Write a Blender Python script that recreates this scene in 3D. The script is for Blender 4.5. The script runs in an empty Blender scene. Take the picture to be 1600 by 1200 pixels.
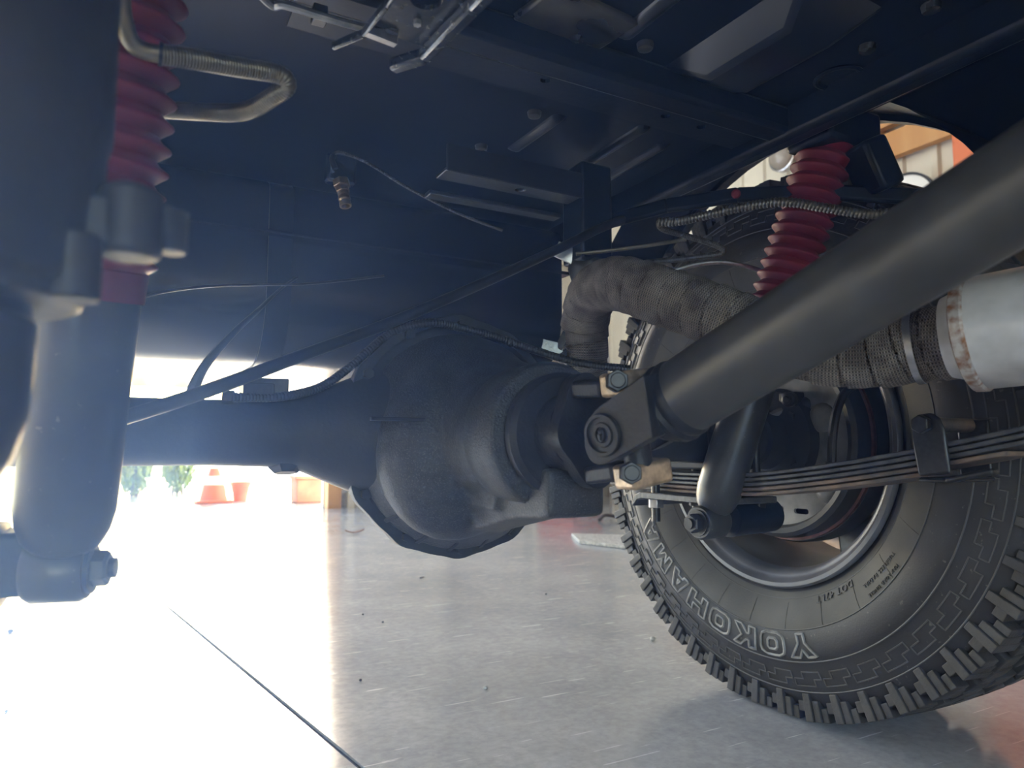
import bpy, math, random
from mathutils import Vector, Matrix, geometry
random.seed(7)
SC = bpy.context.scene
COL = SC.collection
PI = math.pi
sin, cos, rad = math.sin, math.cos, math.radians

# ------------------------------------------------------------------ camera, world, sun, exposure
FPX, PSI, PIT = 1120.0, rad(28.65), rad(5.44)          # focal length in pixels of the 1600 wide frame
CAM = Vector((0.0, -0.782, 0.378))                     # rear axle centre line is Y = 0, floor is Z = 0, X along axle
FW = Vector((sin(PSI)*cos(PIT), cos(PSI)*cos(PIT), sin(PIT)))
RT = Vector((cos(PSI), -sin(PSI), 0.0))
UP = RT.cross(FW)
cam = bpy.data.cameras.new('camera')
cam.sensor_width = 36.0
cam.lens = FPX/1600.0*36.0
cam.clip_start = 0.02
cam.dof.use_dof = True
cam.dof.focus_distance = 0.85
cam.dof.aperture_fstop = 8.0
co = bpy.data.objects.new('camera', cam)
COL.objects.link(co)
co.matrix_world = Matrix(((RT.x, UP.x, -FW.x, CAM.x), (RT.y, UP.y, -FW.y, CAM.y), (RT.z, UP.z, -FW.z, CAM.z), (0, 0, 0, 1)))
SC.camera = co

w = bpy.data.worlds.new('sky')
SC.world = w
w.use_nodes = True
nt = w.node_tree
sky = nt.nodes.new('ShaderNodeTexSky')
sky.sky_type = 'NISHITA'
sky.sun_disc = False
sky.sun_elevation = rad(25)
sky.sun_rotation = rad(16)
sky.air_density = 1.0
sky.dust_density = 1.2
nt.links.new(sky.outputs[0], nt.nodes['Background'].inputs[0])
nt.nodes['Background'].inputs[1].default_value = 1.0

sl = bpy.data.lights.new('sun', 'SUN')
sl.energy = 18.0
sl.angle = rad(0.6)
sl.color = (0.93, 0.96, 1.0)
so = bpy.data.objects.new('sun', sl)
COL.objects.link(so)
SUN_DIR = Vector((0.272, 0.962, 0.47)).normalized()     # towards the sun: behind the truck, high
so.rotation_euler = SUN_DIR.to_track_quat('Z', 'Y').to_euler()
so.location = (-3, 6, 8)

SC.view_settings.view_transform = 'Standard'
SC.view_settings.look = 'None'
SC.view_settings.gamma = 1.0
SC.view_settings.use_curve_mapping = False
SC.view_settings.exposure = 0.65
SC.cycles.use_denoising = True
SC.cycles.max_bounces = 8
SC.cycles.volume_bounces = 2
SC.cycles.caustics_reflective = False
SC.cycles.caustics_refractive = False

# ------------------------------------------------------------------ measuring helpers (photo ray -> point at a real distance)
def ray(px, py):
    return FW + RT*((px-800.0)/FPX) + UP*((600.0-py)/FPX)
def at(px, py, d): return CAM + ray(px, py)*d
def atX(px, py, x):
    r = ray(px, py); return CAM + r*((x-CAM.x)/r.x)
def atY(px, py, y):
    r = ray(px, py); return CAM + r*((y-CAM.y)/r.y)
def atZ(px, py, z):
    r = ray(px, py); return CAM + r*((z-CAM.z)/r.z)
def V(*a): return Vector(a)

# ------------------------------------------------------------------ materials
MATS = {}
def mat(name, col, rough=0.5, metal=0.0, spec=0.5, var=0.0, vscale=20.0, var_col=None, bump=0.0, bscale=200.0,
        rvar=0.0, coat=0.0, speck=None, speck_scale=300.0, speck_amt=0.5, stretch=None):
    if name in MATS: return MATS[name]
    m = bpy.data.materials.new(name); m.use_nodes = True
    n = m.node_tree.nodes; l = m.node_tree.links
    b = n['Principled BSDF']
    b.inputs['Base Color'].default_value = (*col, 1)
    b.inputs['Roughness'].default_value = rough
    b.inputs['Metallic'].default_value = metal
    b.inputs['Specular IOR Level'].default_value = spec
    b.inputs['Coat Weight'].default_value = coat
    b.inputs['Coat Roughness'].default_value = 0.12
    tc = n.new('ShaderNodeTexCoord')
    vec = tc.outputs['Object']
    if stretch:
        mp = n.new('ShaderNodeMapping'); mp.inputs['Scale'].default_value = stretch
        l.new(vec, mp.inputs[0]); vec = mp.outputs[0]
    colsock = None
    if var > 0 or var_col:
        nz = n.new('ShaderNodeTexNoise'); nz.inputs['Scale'].default_value = vscale; nz.inputs['Detail'].default_value = 6
        l.new(vec, nz.inputs['Vector'])
        rp = n.new('ShaderNodeValToRGB')
        c2 = var_col or tuple(min(1, c*(1+var)) for c in col)
        c1 = tuple(c*(1-var) for c in col) if not var_col else col
        rp.color_ramp.elements[0].position = 0.38; rp.color_ramp.elements[1].position = 0.66
        rp.color_ramp.elements[0].color = (*c1, 1); rp.color_ramp.elements[1].color = (*c2, 1)
        l.new(nz.outputs[0], rp.inputs[0]); colsock = rp.outputs[0]
        if rvar > 0:
            mr = n.new('ShaderNodeMapRange'); mr.inputs['To Min'].default_value = rough-rvar; mr.inputs['To Max'].default_value = rough+rvar
            mr.inputs['From Min'].default_value = 0.3; mr.inputs['From Max'].default_value = 0.7
            l.new(nz.outputs[0], mr.inputs[0]); l.new(mr.outputs[0], b.inputs['Roughness'])
    if speck:
        ns = n.new('ShaderNodeTexNoise'); ns.inputs['Scale'].default_value = speck_scale; ns.inputs['Detail'].default_value = 2
        l.new(vec, ns.inputs['Vector'])
        rs = n.new('ShaderNodeValToRGB')
        rs.color_ramp.elements[0].position = 0.70-speck_amt*0.3; rs.color_ramp.elements[1].position = 0.74-speck_amt*0.3+0.05
        l.new(ns.outputs[0], rs.inputs[0])
        mx = n.new('ShaderNodeMix'); mx.data_type = 'RGBA'
        l.new(rs.outputs[0], mx.inputs[0])
        if colsock: l.new(colsock, mx.inputs[6])
        else: mx.inputs[6].default_value = (*col, 1)
        mx.inputs[7].default_value = (*speck, 1)
        colsock = mx.outputs[2]
    if colsock: l.new(colsock, b.inputs['Base Color'])
    if bump > 0:
        nb = n.new('ShaderNodeTexNoise'); nb.inputs['Scale'].default_value = bscale; nb.inputs['Detail'].default_value = 3
        l.new(vec, nb.inputs['Vector'])
        bp = n.new('ShaderNodeBump'); bp.inputs['Strength'].default_value = bump; bp.inputs['Distance'].default_value = 0.002
        l.new(nb.outputs[0], bp.inputs['Height']); l.new(bp.outputs[0], b.inputs['Normal'])
    MATS[name] = m
    return m

M_pan = mat('black floor pan paint', (0.003, 0.006, 0.016), 0.36, spec=0.14, bump=0.10, bscale=25)
M_rib = mat('glossy pressed rib paint', (0.006, 0.010, 0.022), 0.32, spec=0.55, bump=0.08, bscale=40)
M_pan_dirt = mat('black pan paint with dry mud', (0.009, 0.011, 0.016), 0.3, spec=0.6, vscale=14, var_col=(0.09, 0.083, 0.066), rvar=0.1, bump=0.12, bscale=60)
M_frame = mat('black chassis paint', (0.003, 0.006, 0.014), 0.34, spec=0.2, bump=0.12, bscale=120)
M_bracket = mat('scuffed black bracket paint', (0.022, 0.026, 0.036), 0.24, spec=0.9, vscale=160, var_col=(0.034, 0.04, 0.054), rvar=0.05, bump=0.12, bscale=140)
M_bracket2 = mat('black channel paint', (0.012, 0.014, 0.02), 0.28, spec=0.7, bump=0.1, bscale=140)
M_tank = mat('black tank coating', (0.006, 0.010, 0.02), 0.24, spec=0.5, bump=0.05, bscale=40)
M_axle = mat('satin charcoal axle paint', (0.022, 0.024, 0.028), 0.55, spec=0.35, var=0.25, vscale=14, bump=0.15, bscale=260)
M_cast = mat('rough speckled cast iron', (0.026, 0.028, 0.032), 0.5, spec=0.45, var=0.25, vscale=60, bump=0.5, bscale=500, speck=(0.07, 0.075, 0.085), speck_scale=700, speck_amt=0.4)
M_shaft = mat('charcoal driveshaft tube paint', (0.042, 0.041, 0.041), 0.34, spec=0.5, var=0.2, vscale=20, rvar=0.05, bump=0.06, bscale=60)
M_yoke = mat('dark yoke steel', (0.014, 0.014, 0.016), 0.45, spec=0.35, var=0.3, vscale=60, bump=0.25, bscale=300)
M_zinc = mat('yellow zinc bearing strap', (0.42, 0.31, 0.21), 0.35, metal=0.55, var=0.35, vscale=120, bump=0.25, bscale=500)
M_bolt = mat('black bolt steel', (0.014, 0.014, 0.016), 0.36, spec=0.4, var=0.4, vscale=200)
M_bright = mat('bright worn steel', (0.42, 0.42, 0.44), 0.32, metal=0.8, var=0.2, vscale=80)
M_rubber = mat('tyre rubber', (0.026, 0.025, 0.025), 0.52, spec=0.3, var=0.2, vscale=12, bump=0.15, bscale=400, speck=(0.10, 0.098, 0.09), speck_scale=160, speck_amt=0.05)
M_rubber_dust = mat('dusty inner sidewall rubber', (0.066, 0.063, 0.055), 0.6, spec=0.3, var=0.3, vscale=9, bump=0.12, bscale=400)
M_letter = mat('worn raised letter rubber', (0.20, 0.198, 0.195), 0.5, spec=0.4, var=0.3, vscale=60)
M_ring = mat('moulded ring rubber', (0.075, 0.074, 0.073), 0.55, spec=0.3)
M_tread = mat('tread rubber', (0.036, 0.034, 0.033), 0.55, spec=0.4, var=0.35, vscale=30, bump=0.3, bscale=300)
M_rim = mat('grey rim enamel', (0.10, 0.10, 0.112), 0.34, spec=0.5, var=0.2, vscale=16, rvar=0.06)
M_rim_in = mat('dusty rim barrel', (0.13, 0.122, 0.105), 0.5, spec=0.4, vscale=7, var_col=(0.07, 0.067, 0.06), bump=0.1, bscale=80)
M_drum = mat('black brake drum', (0.028, 0.028, 0.03), 0.45, spec=0.4, var=0.3, vscale=30)
M_plate = mat('dusty backing plate', (0.26, 0.255, 0.25), 0.5, spec=0.4, vscale=22, var_col=(0.10, 0.10, 0.10), bump=0.35, bscale=60)
M_rust = mat('rusty drum lip', (0.12, 0.05, 0.045), 0.7, var=0.4, vscale=60)
M_spring = mat('spring leaf steel', (0.026, 0.027, 0.03), 0.45, spec=0.45, vscale=60, var_col=(0.075, 0.075, 0.078), bump=0.35, bscale=250)
M_spring_r = mat('rust touched leaf', (0.05, 0.047, 0.045), 0.55, vscale=25, var_col=(0.19, 0.125, 0.09), bump=0.3, bscale=200)
M_shock = mat('black shock tube', (0.034, 0.035, 0.038), 0.36, spec=0.4, var=0.25, vscale=30, coat=0.1, speck=(0.15, 0.15, 0.14), speck_scale=220, speck_amt=0.02)
M_red = mat('maroon rubber bellows', (0.16, 0.012, 0.026), 0.5, spec=0.25, var=0.15, vscale=20)
M_redL = mat('crimson rubber bellows', (0.20, 0.014, 0.034), 0.45, spec=0.4, var=0.15, vscale=20)
M_line = mat('olive steel brake tube', (0.20, 0.17, 0.12), 0.3, metal=0.75, var=0.2, vscale=60)
M_coil2 = mat('dark beaded lead', (0.05, 0.047, 0.045), 0.35, metal=0.3)
M_coil = mat('steel coil armour', (0.13, 0.125, 0.12), 0.3, metal=0.7, var=0.2, vscale=120)
M_cable = mat('black cable sheath', (0.012, 0.013, 0.016), 0.4, spec=0.6)
M_gear = mat('grey cast housing', (0.032, 0.031, 0.031), 0.5, spec=0.4, var=0.25, vscale=30, bump=0.25, bscale=150)
M_gear2 = mat('smooth grey lower cover', (0.04, 0.043, 0.05), 0.32, spec=0.5, var=0.2, vscale=25)
M_muff = mat('aluminised muffler shell', (0.62, 0.61, 0.62), 0.36, metal=0.1, vscale=24, var_col=(0.42, 0.415, 0.42), rvar=0.07, bump=0.06, bscale=50)
M_muff_rust = mat('rust spotted muffler seam', (0.52, 0.50, 0.49), 0.5, metal=0.3, vscale=130, var_col=(0.24, 0.10, 0.035))
M_brass = mat('dull brass fitting', (0.30, 0.21, 0.13), 0.3, metal=0.7, var=0.2, vscale=90)
M_gap = mat('black void', (0.004, 0.004, 0.005), 0.8, spec=0.1)

def ribbed_wrap():
    m = bpy.data.materials.new('woven exhaust wrap'); m.use_nodes = True
    n = m.node_tree.nodes; l = m.node_tree.links; b = n['Principled BSDF']
    uv = n.new('ShaderNodeUVMap')
    sx = n.new('ShaderNodeSeparateXYZ'); l.new(uv.outputs[0], sx.inputs[0])
    def wave(sock, k):
        mu = n.new('ShaderNodeMath'); mu.operation = 'MULTIPLY'; mu.inputs[1].default_value = k; l.new(sock, mu.inputs[0])
        s = n.new('ShaderNodeMath'); s.operation = 'SINE'; l.new(mu.outputs[0], s.inputs[0]); return s
    a = wave(sx.outputs[0], 2*PI/0.0034); c = wave(sx.outputs[1], 2*PI/0.0027)
    p = n.new('ShaderNodeMath'); p.operation = 'MULTIPLY'; l.new(a.outputs[0], p.inputs[0]); l.new(c.outputs[0], p.inputs[1])
    ad = n.new('ShaderNodeMath'); ad.operation = 'MULTIPLY_ADD'; ad.inputs[1].default_value = 0.7; l.new(c.outputs[0], ad.inputs[0]); l.new(p.outputs[0], ad.inputs[2])
    tc = n.new('ShaderNodeTexCoord')
    nz = n.new('ShaderNodeTexNoise'); nz.inputs['Scale'].default_value = 35; nz.inputs['Detail'].default_value = 5
    l.new(tc.outputs['Object'], nz.inputs['Vector'])
    rp = n.new('ShaderNodeValToRGB')
    rp.color_ramp.elements[0].position = 0.35; rp.color_ramp.elements[1].position = 0.7
    rp.color_ramp.elements[0].color = (0.12, 0.10, 0.088, 1); rp.color_ramp.elements[1].color = (0.32, 0.285, 0.25, 1)
    l.new(nz.outputs[0], rp.inputs[0])
    hr = n.new('ShaderNodeMapRange'); hr.inputs['From Min'].default_value = -1.5; hr.inputs['From Max'].default_value = 1.2
    hr.inputs['To Min'].default_value = 0.2; hr.inputs['To Max'].default_value = 1.3; l.new(ad.outputs[0], hr.inputs[0])
    mx = n.new('ShaderNodeMix'); mx.data_type = 'RGBA'; mx.blend_type = 'MULTIPLY'; mx.inputs[0].default_value = 1
    l.new(rp.outputs[0], mx.inputs[6]); l.new(hr.outputs[0], mx.inputs[7]); l.new(mx.outputs[2], b.inputs['Base Color'])
    bp = n.new('ShaderNodeBump'); bp.inputs['Strength'].default_value = 0.7; bp.inputs['Distance'].default_value = 0.0012
    l.new(ad.outputs[0], bp.inputs['Height']); l.new(bp.outputs[0], b.inputs['Normal'])
    b.inputs['Roughness'].default_value = 0.75; b.inputs['Specular IOR Level'].default_value = 0.25
    return m
M_wrap = ribbed_wrap()

def concrete():
    m = bpy.data.materials.new('sealed scratched concrete'); m.use_nodes = True
    n = m.node_tree.nodes; l = m.node_tree.links; b = n['Principled BSDF']
    tc = n.new('ShaderNodeTexCoord')
    n1 = n.new('ShaderNodeTexNoise'); n1.inputs['Scale'].default_value = 3.0; n1.inputs['Detail'].default_value = 8; n1.inputs['Roughness'].default_value = 0.65
    l.new(tc.outputs['Object'], n1.inputs['Vector'])
    rp = n.new('ShaderNodeValToRGB')
    rp.color_ramp.elements[0].position = 0.32; rp.color_ramp.elements[1].position = 0.68
    rp.color_ramp.elements[0].color = (0.34, 0.35, 0.367, 1); rp.color_ramp.elements[1].color = (0.52, 0.527, 0.535, 1)
    l.new(n1.outputs[0], rp.inputs[0])
    n2 = n.new('ShaderNodeTexNoise'); n2.inputs['Scale'].default_value = 65; n2.inputs['Detail'].default_value = 8; n2.inputs['Roughness'].default_value = 0.7
    l.new(tc.outputs['Object'], n2.inputs['Vector'])
    acc = None
    for k, (rz, s1, s2, th) in enumerate([(0.9, 7, 150, .69), (1.55, 6, 120, .70), (0.35, 9, 170, .71), (2.3, 5, 90, .71)]):
        mp = n.new('ShaderNodeMapping'); mp.inputs['Rotation'].default_value = (0, 0, rz); mp.inputs['Scale'].default_value = (s1, s2, 1)
        mp.inputs['Location'].default_value = (k*7.3, k*3.1, 0)
        l.new(tc.outputs['Object'], mp.inputs[0])
        ns = n.new('ShaderNodeTexNoise'); ns.inputs['Scale'].default_value = 1.0; ns.inputs['Detail'].default_value = 2; ns.inputs['Distortion'].default_value = 0.25
        l.new(mp.outputs[0], ns.inputs['Vector'])
        mr = n.new('ShaderNodeMapRange'); mr.inputs['From Min'].default_value = th; mr.inputs['From Max'].default_value = th+.05
        l.new(ns.outputs[0], mr.inputs[0])
        if acc is None: acc = mr.outputs[0]
        else:
            mm = n.new('ShaderNodeMath'); mm.operation = 'MAXIMUM'; l.new(acc, mm.inputs[0]); l.new(mr.outputs[0], mm.inputs[1]); acc = mm.outputs[0]
    mu = n.new('ShaderNodeMath'); mu.operation = 'MULTIPLY'; mu.inputs[1].default_value = 0.35; l.new(acc, mu.inputs[0])
    mx = n.new('ShaderNodeMix'); mx.data_type = 'RGBA'; l.new(mu.outputs[0], mx.inputs[0]); l.new(rp.outputs[0], mx.inputs[6]); mx.inputs[7].default_value = (0.75, 0.75, 0.75, 1)
    ml = n.new('ShaderNodeMix'); ml.data_type = 'RGBA'; ml.blend_type = 'OVERLAY'; ml.inputs[0].default_value = 0.45
    l.new(mx.outputs[2], ml.inputs[6]); l.new(n2.outputs[0], ml.inputs[7])
    l.new(ml.outputs[2], b.inputs['Base Color'])
    rr = n.new('ShaderNodeMapRange'); rr.inputs['From Min'].default_value = 0.3; rr.inputs['From Max'].default_value = 0.7
    rr.inputs['To Min'].default_value = 0.09; rr.inputs['To Max'].default_value = 0.18
    l.new(n2.outputs[0], rr.inputs[0])
    ra = n.new('ShaderNodeMath'); ra.operation = 'MULTIPLY_ADD'; ra.inputs[1].default_value = 0.25; l.new(acc, ra.inputs[0]); l.new(rr.outputs[0], ra.inputs[2])
    l.new(ra.outputs[0], b.inputs['Roughness'])
    bp = n.new('ShaderNodeBump'); bp.inputs['Strength'].default_value = 0.10; bp.inputs['Distance'].default_value = 0.002
    l.new(n2.outputs[0], bp.inputs['Height']); l.new(bp.outputs[0], b.inputs['Normal'])
    b.inputs['Specular IOR Level'].default_value = 0.9
    return m
M_floor = concrete()
M_joint = mat('dark floor joint', (0.05, 0.05, 0.05), 0.9, var=0.4, vscale=90)
M_drive = mat('pale sunlit driveway', (0.55, 0.54, 0.52), 0.8, var=0.1, vscale=5)
M_wood = mat('raw pine framing', (0.62, 0.36, 0.15), 0.6, vscale=5, var_col=(0.50, 0.25, 0.09), stretch=(1, 1, 0.15))
M_metal_wall = mat('cream wall sheet', (0.72, 0.68, 0.58), 0.5, var=0.06, vscale=4)
M_ceil = mat('ceiling sheet', (0.7, 0.68, 0.62), 0.6)
M_leaf = mat('shrub leaves', (0.16, 0.26, 0.05), 0.6, vscale=9, var_col=(0.32, 0.40, 0.10))
M_twig = mat('shrub stems', (0.16, 0.10, 0.06), 0.8)
M_orange = mat('orange plastic', (0.62, 0.15, 0.05), 0.5)
M_white = mat('white plastic', (0.8, 0.8, 0.78), 0.5)
M_terra = mat('terracotta', (0.48, 0.20, 0.12), 0.7, var=0.2, vscale=10)
M_redcab = mat('red cabinet enamel', (0.55, 0.05, 0.03), 0.35)
M_mat = mat('pale speckled mat', (0.52, 0.50, 0.45), 0.9, var=0.3, vscale=90, bump=0.5, bscale=120)
M_lens = mat('smoky lamp glass', (0.30, 0.27, 0.24), 0.15)
M_pebble = mat('white pebble', (0.65, 0.64, 0.6), 0.7, var=0.2, vscale=200)
M_dark = mat('dark litter', (0.06, 0.055, 0.05), 0.8)
M_dryleaf = mat('dry brown leaf', (0.25, 0.13, 0.07), 0.7)

# ------------------------------------------------------------------ mesh helpers
ROOTLOC = {}
def frame_from(axis, hint=None):
    a = Vector(axis).normalized()
    h = Vector(hint) if hint is not None else (Vector((0, 0, 1)) if abs(a.z) < 0.9 else Vector((1, 0, 0)))
    x = (h - a*h.dot(a)).normalized()
    return x, a.cross(x), a            # x, y, axis

def spline(pts, n=12):
    """Catmull-Rom through pts (tuples of any length)"""
    P = [tuple(p) for p in pts]
    if len(P) < 3:
        out = []
        for i in range(n+1):
            t = i/n; out.append(tuple(a+(b-a)*t for a, b in zip(P[0], P[1])))
        return out
    P = [tuple(2*a-b for a, b in zip(P[0], P[1]))] + P + [tuple(2*a-b for a, b in zip(P[-1], P[-2]))]
    out = []
    for i in range(1, len(P)-2):
        for k in range(n):
            t = k/n
            out.append(tuple(0.5*((2*b)+(c-a)*t+(2*a-5*b+4*c-d)*t*t+(3*b-a-3*c+d)*t**3) for a, b, c, d in zip(P[i-1], P[i], P[i+1], P[i+2])))
    out.append(P[-2])
    return out

def resample(path, step):
    path = [Vector(p) for p in path]
    L = [0.0]
    for a, b in zip(path, path[1:]): L.append(L[-1]+(b-a).length)
    N = max(2, int(round(L[-1]/step)))
    out = []; j = 0
    for i in range(N+1):
        s = L[-1]*i/N
        while j < len(L)-2 and L[j+1] < s: j += 1
        t = (s-L[j])/max(1e-9, L[j+1]-L[j]); out.append(path[j].lerp(path[j+1], min(1, t)))
    return out

class MB:
    def __init__(s): s.v = []; s.f = []; s.uv = {}
    def add(s, vs, fs):
        o = len(s.v); s.v += [Vector(p) for p in vs]; s.f += [tuple(i+o for i in f) for f in fs]; return o
    def box(s, c, size, fr=None):
        c = Vector(c); X, Y, Z = fr or (V(1, 0, 0), V(0, 1, 0), V(0, 0, 1))
        a, b, d = size[0]/2, size[1]/2, size[2]/2
        vs = [c+X*(i*a)+Y*(j*b)+Z*(k*d) for i in (-1, 1) for j in (-1, 1) for k in (-1, 1)]
        s.add(vs, [(0, 1, 3, 2), (4, 6, 7, 5), (0, 4, 5, 1), (2, 3, 7, 6), (0, 2, 6, 4), (1, 5, 7, 3)]); return s
    def bar(s, a, b, wd, ht, up=(0, 0, 1)):
        a, b = Vector(a), Vector(b); x, y, z = frame_from(b-a, up)
        s.box((a+b)/2, (ht, wd, (b-a).length), (x, y, z)); return s
    def tube(s, path, r, sides=12, caps=True, rf=None, uv=False, closed=False):
        path = [Vector(p) for p in path]; n = len(path)
        T = []
        for i in range(n):
            if closed: t = path[(i+1) % n]-path[i-1]
            else: t = path[min(n-1, i+1)]-path[max(0, i-1)]
            T.append(t.normalized())
        x, y, z = frame_from(T[0]); o = len(s.v); L = 0.0
        for i in range(n):
            if i:
                L += (path[i]-path[i-1]).length
                q = T[i-1].rotation_difference(T[i]); x = q @ x
                x = (x - T[i]*x.dot(T[i])).normalized()
            y = T[i].cross(x)
            for k in range(sides):
                a = 2*PI*k/sides
                rr = rf(L, a, i) if rf else (r[i] if isinstance(r, (list, tuple)) else r)
                if uv: s.uv[len(s.v)] = (a*0.033, L)
                s.v.append(path[i]+x*(rr*cos(a))+y*(rr*sin(a)))
        m = n if closed else n-1
        for i in range(m):
            for k in range(sides):
                a, b = o+i*sides+k, o+i*sides+(k+1) % sides
                c, d = o+((i+1) % n)*sides+(k+1) % sides, o+((i+1) % n)*sides+k
                s.f.append((a, b, c, d))
        if caps and not closed:
            s.f.append(tuple(o+k for k in reversed(range(sides)))); s.f.append(tuple(o+(n-1)*sides+k for k in range(sides)))
        return s
    def cyl(s, a, b, r, sides=20, r2=None):
        return s.tube([a, b], [r, r if r2 is None else r2], sides)
    def lathe(s, org, axis, prof, seg=48, hint=None, a0=0.0, a1=2*PI):
        """prof: list of (radius, distance along axis)"""
        org = Vector(org); x, y, z = frame_from(axis, hint); o = len(s.v); full = abs(a1-a0-2*PI) < 1e-6
        cnt = seg if full else seg+1
        for (r, t) in prof:
            for k in range(cnt):
                a = a0+(a1-a0)*k/seg
                s.v.append(org+z*t+x*(r*cos(a))+y*(r*sin(a)))
        for i in range(len(prof)-1):
            for k in range(seg):
                k2 = (k+1) % cnt
                s.f.append((o+i*cnt+k, o+i*cnt+k2, o+(i+1)*cnt+k2, o+(i+1)*cnt+k))
        return s
    def prism(s, outer, org, fr, thick, holes=()):
        """flat plate: outer + holes are 2D loops in fr[0], fr[1]; extruded along fr[2]"""
        X, Y, Z = fr; org = Vector(org)
        loops = [list(outer)]+[list(h) for h in holes]
        tri = geometry.tessellate_polygon([[Vector((p[0], p[1], 0)) for p in lp] for lp in loops])
        flat = [p for lp in loops for p in lp]; n = len(flat); o = len(s.v)
        for h in (0, thick):
            for p in flat: s.v.append(org+X*p[0]+Y*p[1]+Z*h)
        for t in tri:
            s.f.append(tuple(o+i for i in reversed(t))); s.f.append(tuple(o+n+i for i in t))
        b = 0
        for lp in loops:
            m = len(lp)
            for k in range(m):
                i, j = b+k, b+(k+1) % m
                s.f.append((o+i, o+j, o+n+j, o+n+i))
            b += m
        return s
    def ball(s, c, r, seg=16, sc=(1, 1, 1)):
        c = Vector(c); o = len(s.v); R = seg//2
        for i in range(R+1):
            th = PI*i/R
            for k in range(seg):
                a = 2*PI*k/seg
                s.v.append(c+V(r*sc[0]*sin(th)*cos(a), r*sc[1]*sin(th)*sin(a), r*sc[2]*cos(th)))
        for i in range(R):
            for k in range(seg):
                s.f.append((o+i*seg+k, o+(i+1)*seg+k, o+(i+1)*seg+(k+1) % seg, o+i*seg+(k+1) % seg))
        return s
    def hexa(s, a, b, r): return s.tube([a, b], r, 6)
    def build(s, name, m, parent=None, smooth=32, bevel=0.0, merge=True):
        base = V(0, 0, 0); p = parent
        while p is not None:
            base = base+ROOTLOC.get(p.name, V(0, 0, 0)); p = p.parent
        me = bpy.data.meshes.new(name)
        me.from_pydata([tuple(v-base) for v in s.v], [], s.f)
        me.validate(verbose=False)
        if s.uv:
            ul = me.uv_layers.new(name='UVMap')
            for lp in me.loops: ul.data[lp.index].uv = s.uv.get(lp.vertex_index, (0, 0))
        if smooth:
            me.shade_smooth(); me.set_sharp_from_angle(angle=rad(smooth))
        me.materials.append(m)
        o = bpy.data.objects.new(name, me); COL.objects.link(o)
        if parent is not None: o.parent = parent
        if bevel:
            md = o.modifiers.new('bevel', 'BEVEL'); md.width = bevel; md.segments = 2; md.limit_method = 'ANGLE'; md.angle_limit = rad(35)
        import bmesh
        bm = bmesh.new(); bm.from_mesh(me); bmesh.ops.recalc_face_normals(bm, faces=bm.faces); bm.to_mesh(me); bm.free()
        return o

def tag(o, label, cat=None, group=None, kind=None):
    if label: o['label'] = label
    if cat: o['category'] = cat
    if group: o['group'] = group
    if kind: o['kind'] = kind
    return o
def thing(name, label, cat, loc=(0, 0, 0), group=None):
    o = bpy.data.objects.new(name, None); COL.objects.link(o); o.location = loc
    o.empty_display_size = 0.05
    ROOTLOC[o.name] = Vector(loc)
    return tag(o, label, cat, group)
def struct(o): o['kind'] = 'structure'; return o
def circ2(cx, cy, r, n=16): return [(cx+r*cos(2*PI*k/n), cy+r*sin(2*PI*k/n)) for k in range(n)]
def slot2(cx, cy, l, h, n=6):
    return [(cx+l/2-h/2+h/2*cos(a), cy+h/2*sin(a)) for a in [(-PI/2+PI*k/n) for k in range(n+1)]] + \
           [(cx-l/2+h/2+h/2*cos(a), cy+h/2*sin(a)) for a in [(PI/2+PI*k/n) for k in range(n+1)]]
AX3 = (V(1, 0, 0), V(0, 1, 0), V(0, 0, 1))
def coil_rf(r, amp, pitch): return lambda L, a, i: r+amp*abs(sin(PI*L/pitch))
def coiled(mb, pts, r, amp=0.0007, pitch=0.0026, sides=10, n=16):
    pth = resample(spline([tuple(p) for p in pts], n), pitch/4.0)
    return mb.tube(pth, r, sides, True, coil_rf(r, amp, pitch))
def smooth_tube(mb, pts, r, sides=10, n=12): return mb.tube(spline([tuple(p) for p in pts], n), r, sides)

# ------------------------------------------------------------------ the setting
YB, XR, XJ = 4.16, 3.6, 1.25           # back wall, right wall, right jamb of the open door
# floor: two slabs with a sawn joint between them
A = atZ(240, 930, 0); B = atZ(566, 1201, 0)
jd = (B-A).normalized(); jn = V(-jd.y, jd.x, 0)
J0, J1 = A-jd*0.0-(jd*4.2), B+jd*4.0
fl = MB()
hw = 0.0048
far = 7.0
J0 = A-jd*.05
for sgn in (1, -1):
    p, q = J0, J1+jn*hw*sgn
    m = A+jd*.25+jn*hw*.75*sgn
    e = J0-jd*5
    fl.add([e, p, m, q, q+jn*far*sgn, e+jn*far*sgn, p+V(0, 0, -.02), m+V(0, 0, -.02), q+V(0, 0, -.02)], [(0, 1, 2, 3, 4, 5), (1, 2, 7, 6), (2, 3, 8, 7)])
floor = struct(fl.build('floor', M_floor, smooth=0))
jb = MB(); jb.add([J0+jn*hw+V(0, 0, -.004), J1+jn*hw+V(0, 0, -.004), J1-jn*hw+V(0, 0, -.004), J0-jn*hw+V(0, 0, -.004)], [(0, 1, 2, 3)])
jb.build('floor_joint', M_joint, floor, smooth=0)
dv = MB(); dv.box((0, 24.2, -0.06), (60, 40, 0.08)); struct(dv.build('driveway', M_drive, smooth=0))
dv = MB(); dv.box((0, -26.5, -0.06), (60, 40, 0.08)); struct(dv.build('forecourt', M_drive, smooth=0))
dv = MB(); dv.box((0, 0, -0.12), (60, 14, 0.06)); struct(dv.build('subgrade', M_drive, smooth=0))
cl = MB(); cl.box((-0.5, -0.6, 3.25), (8.6, 10.0, 0.1)); struct(cl.build('ceiling', M_ceil, smooth=0))

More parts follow.
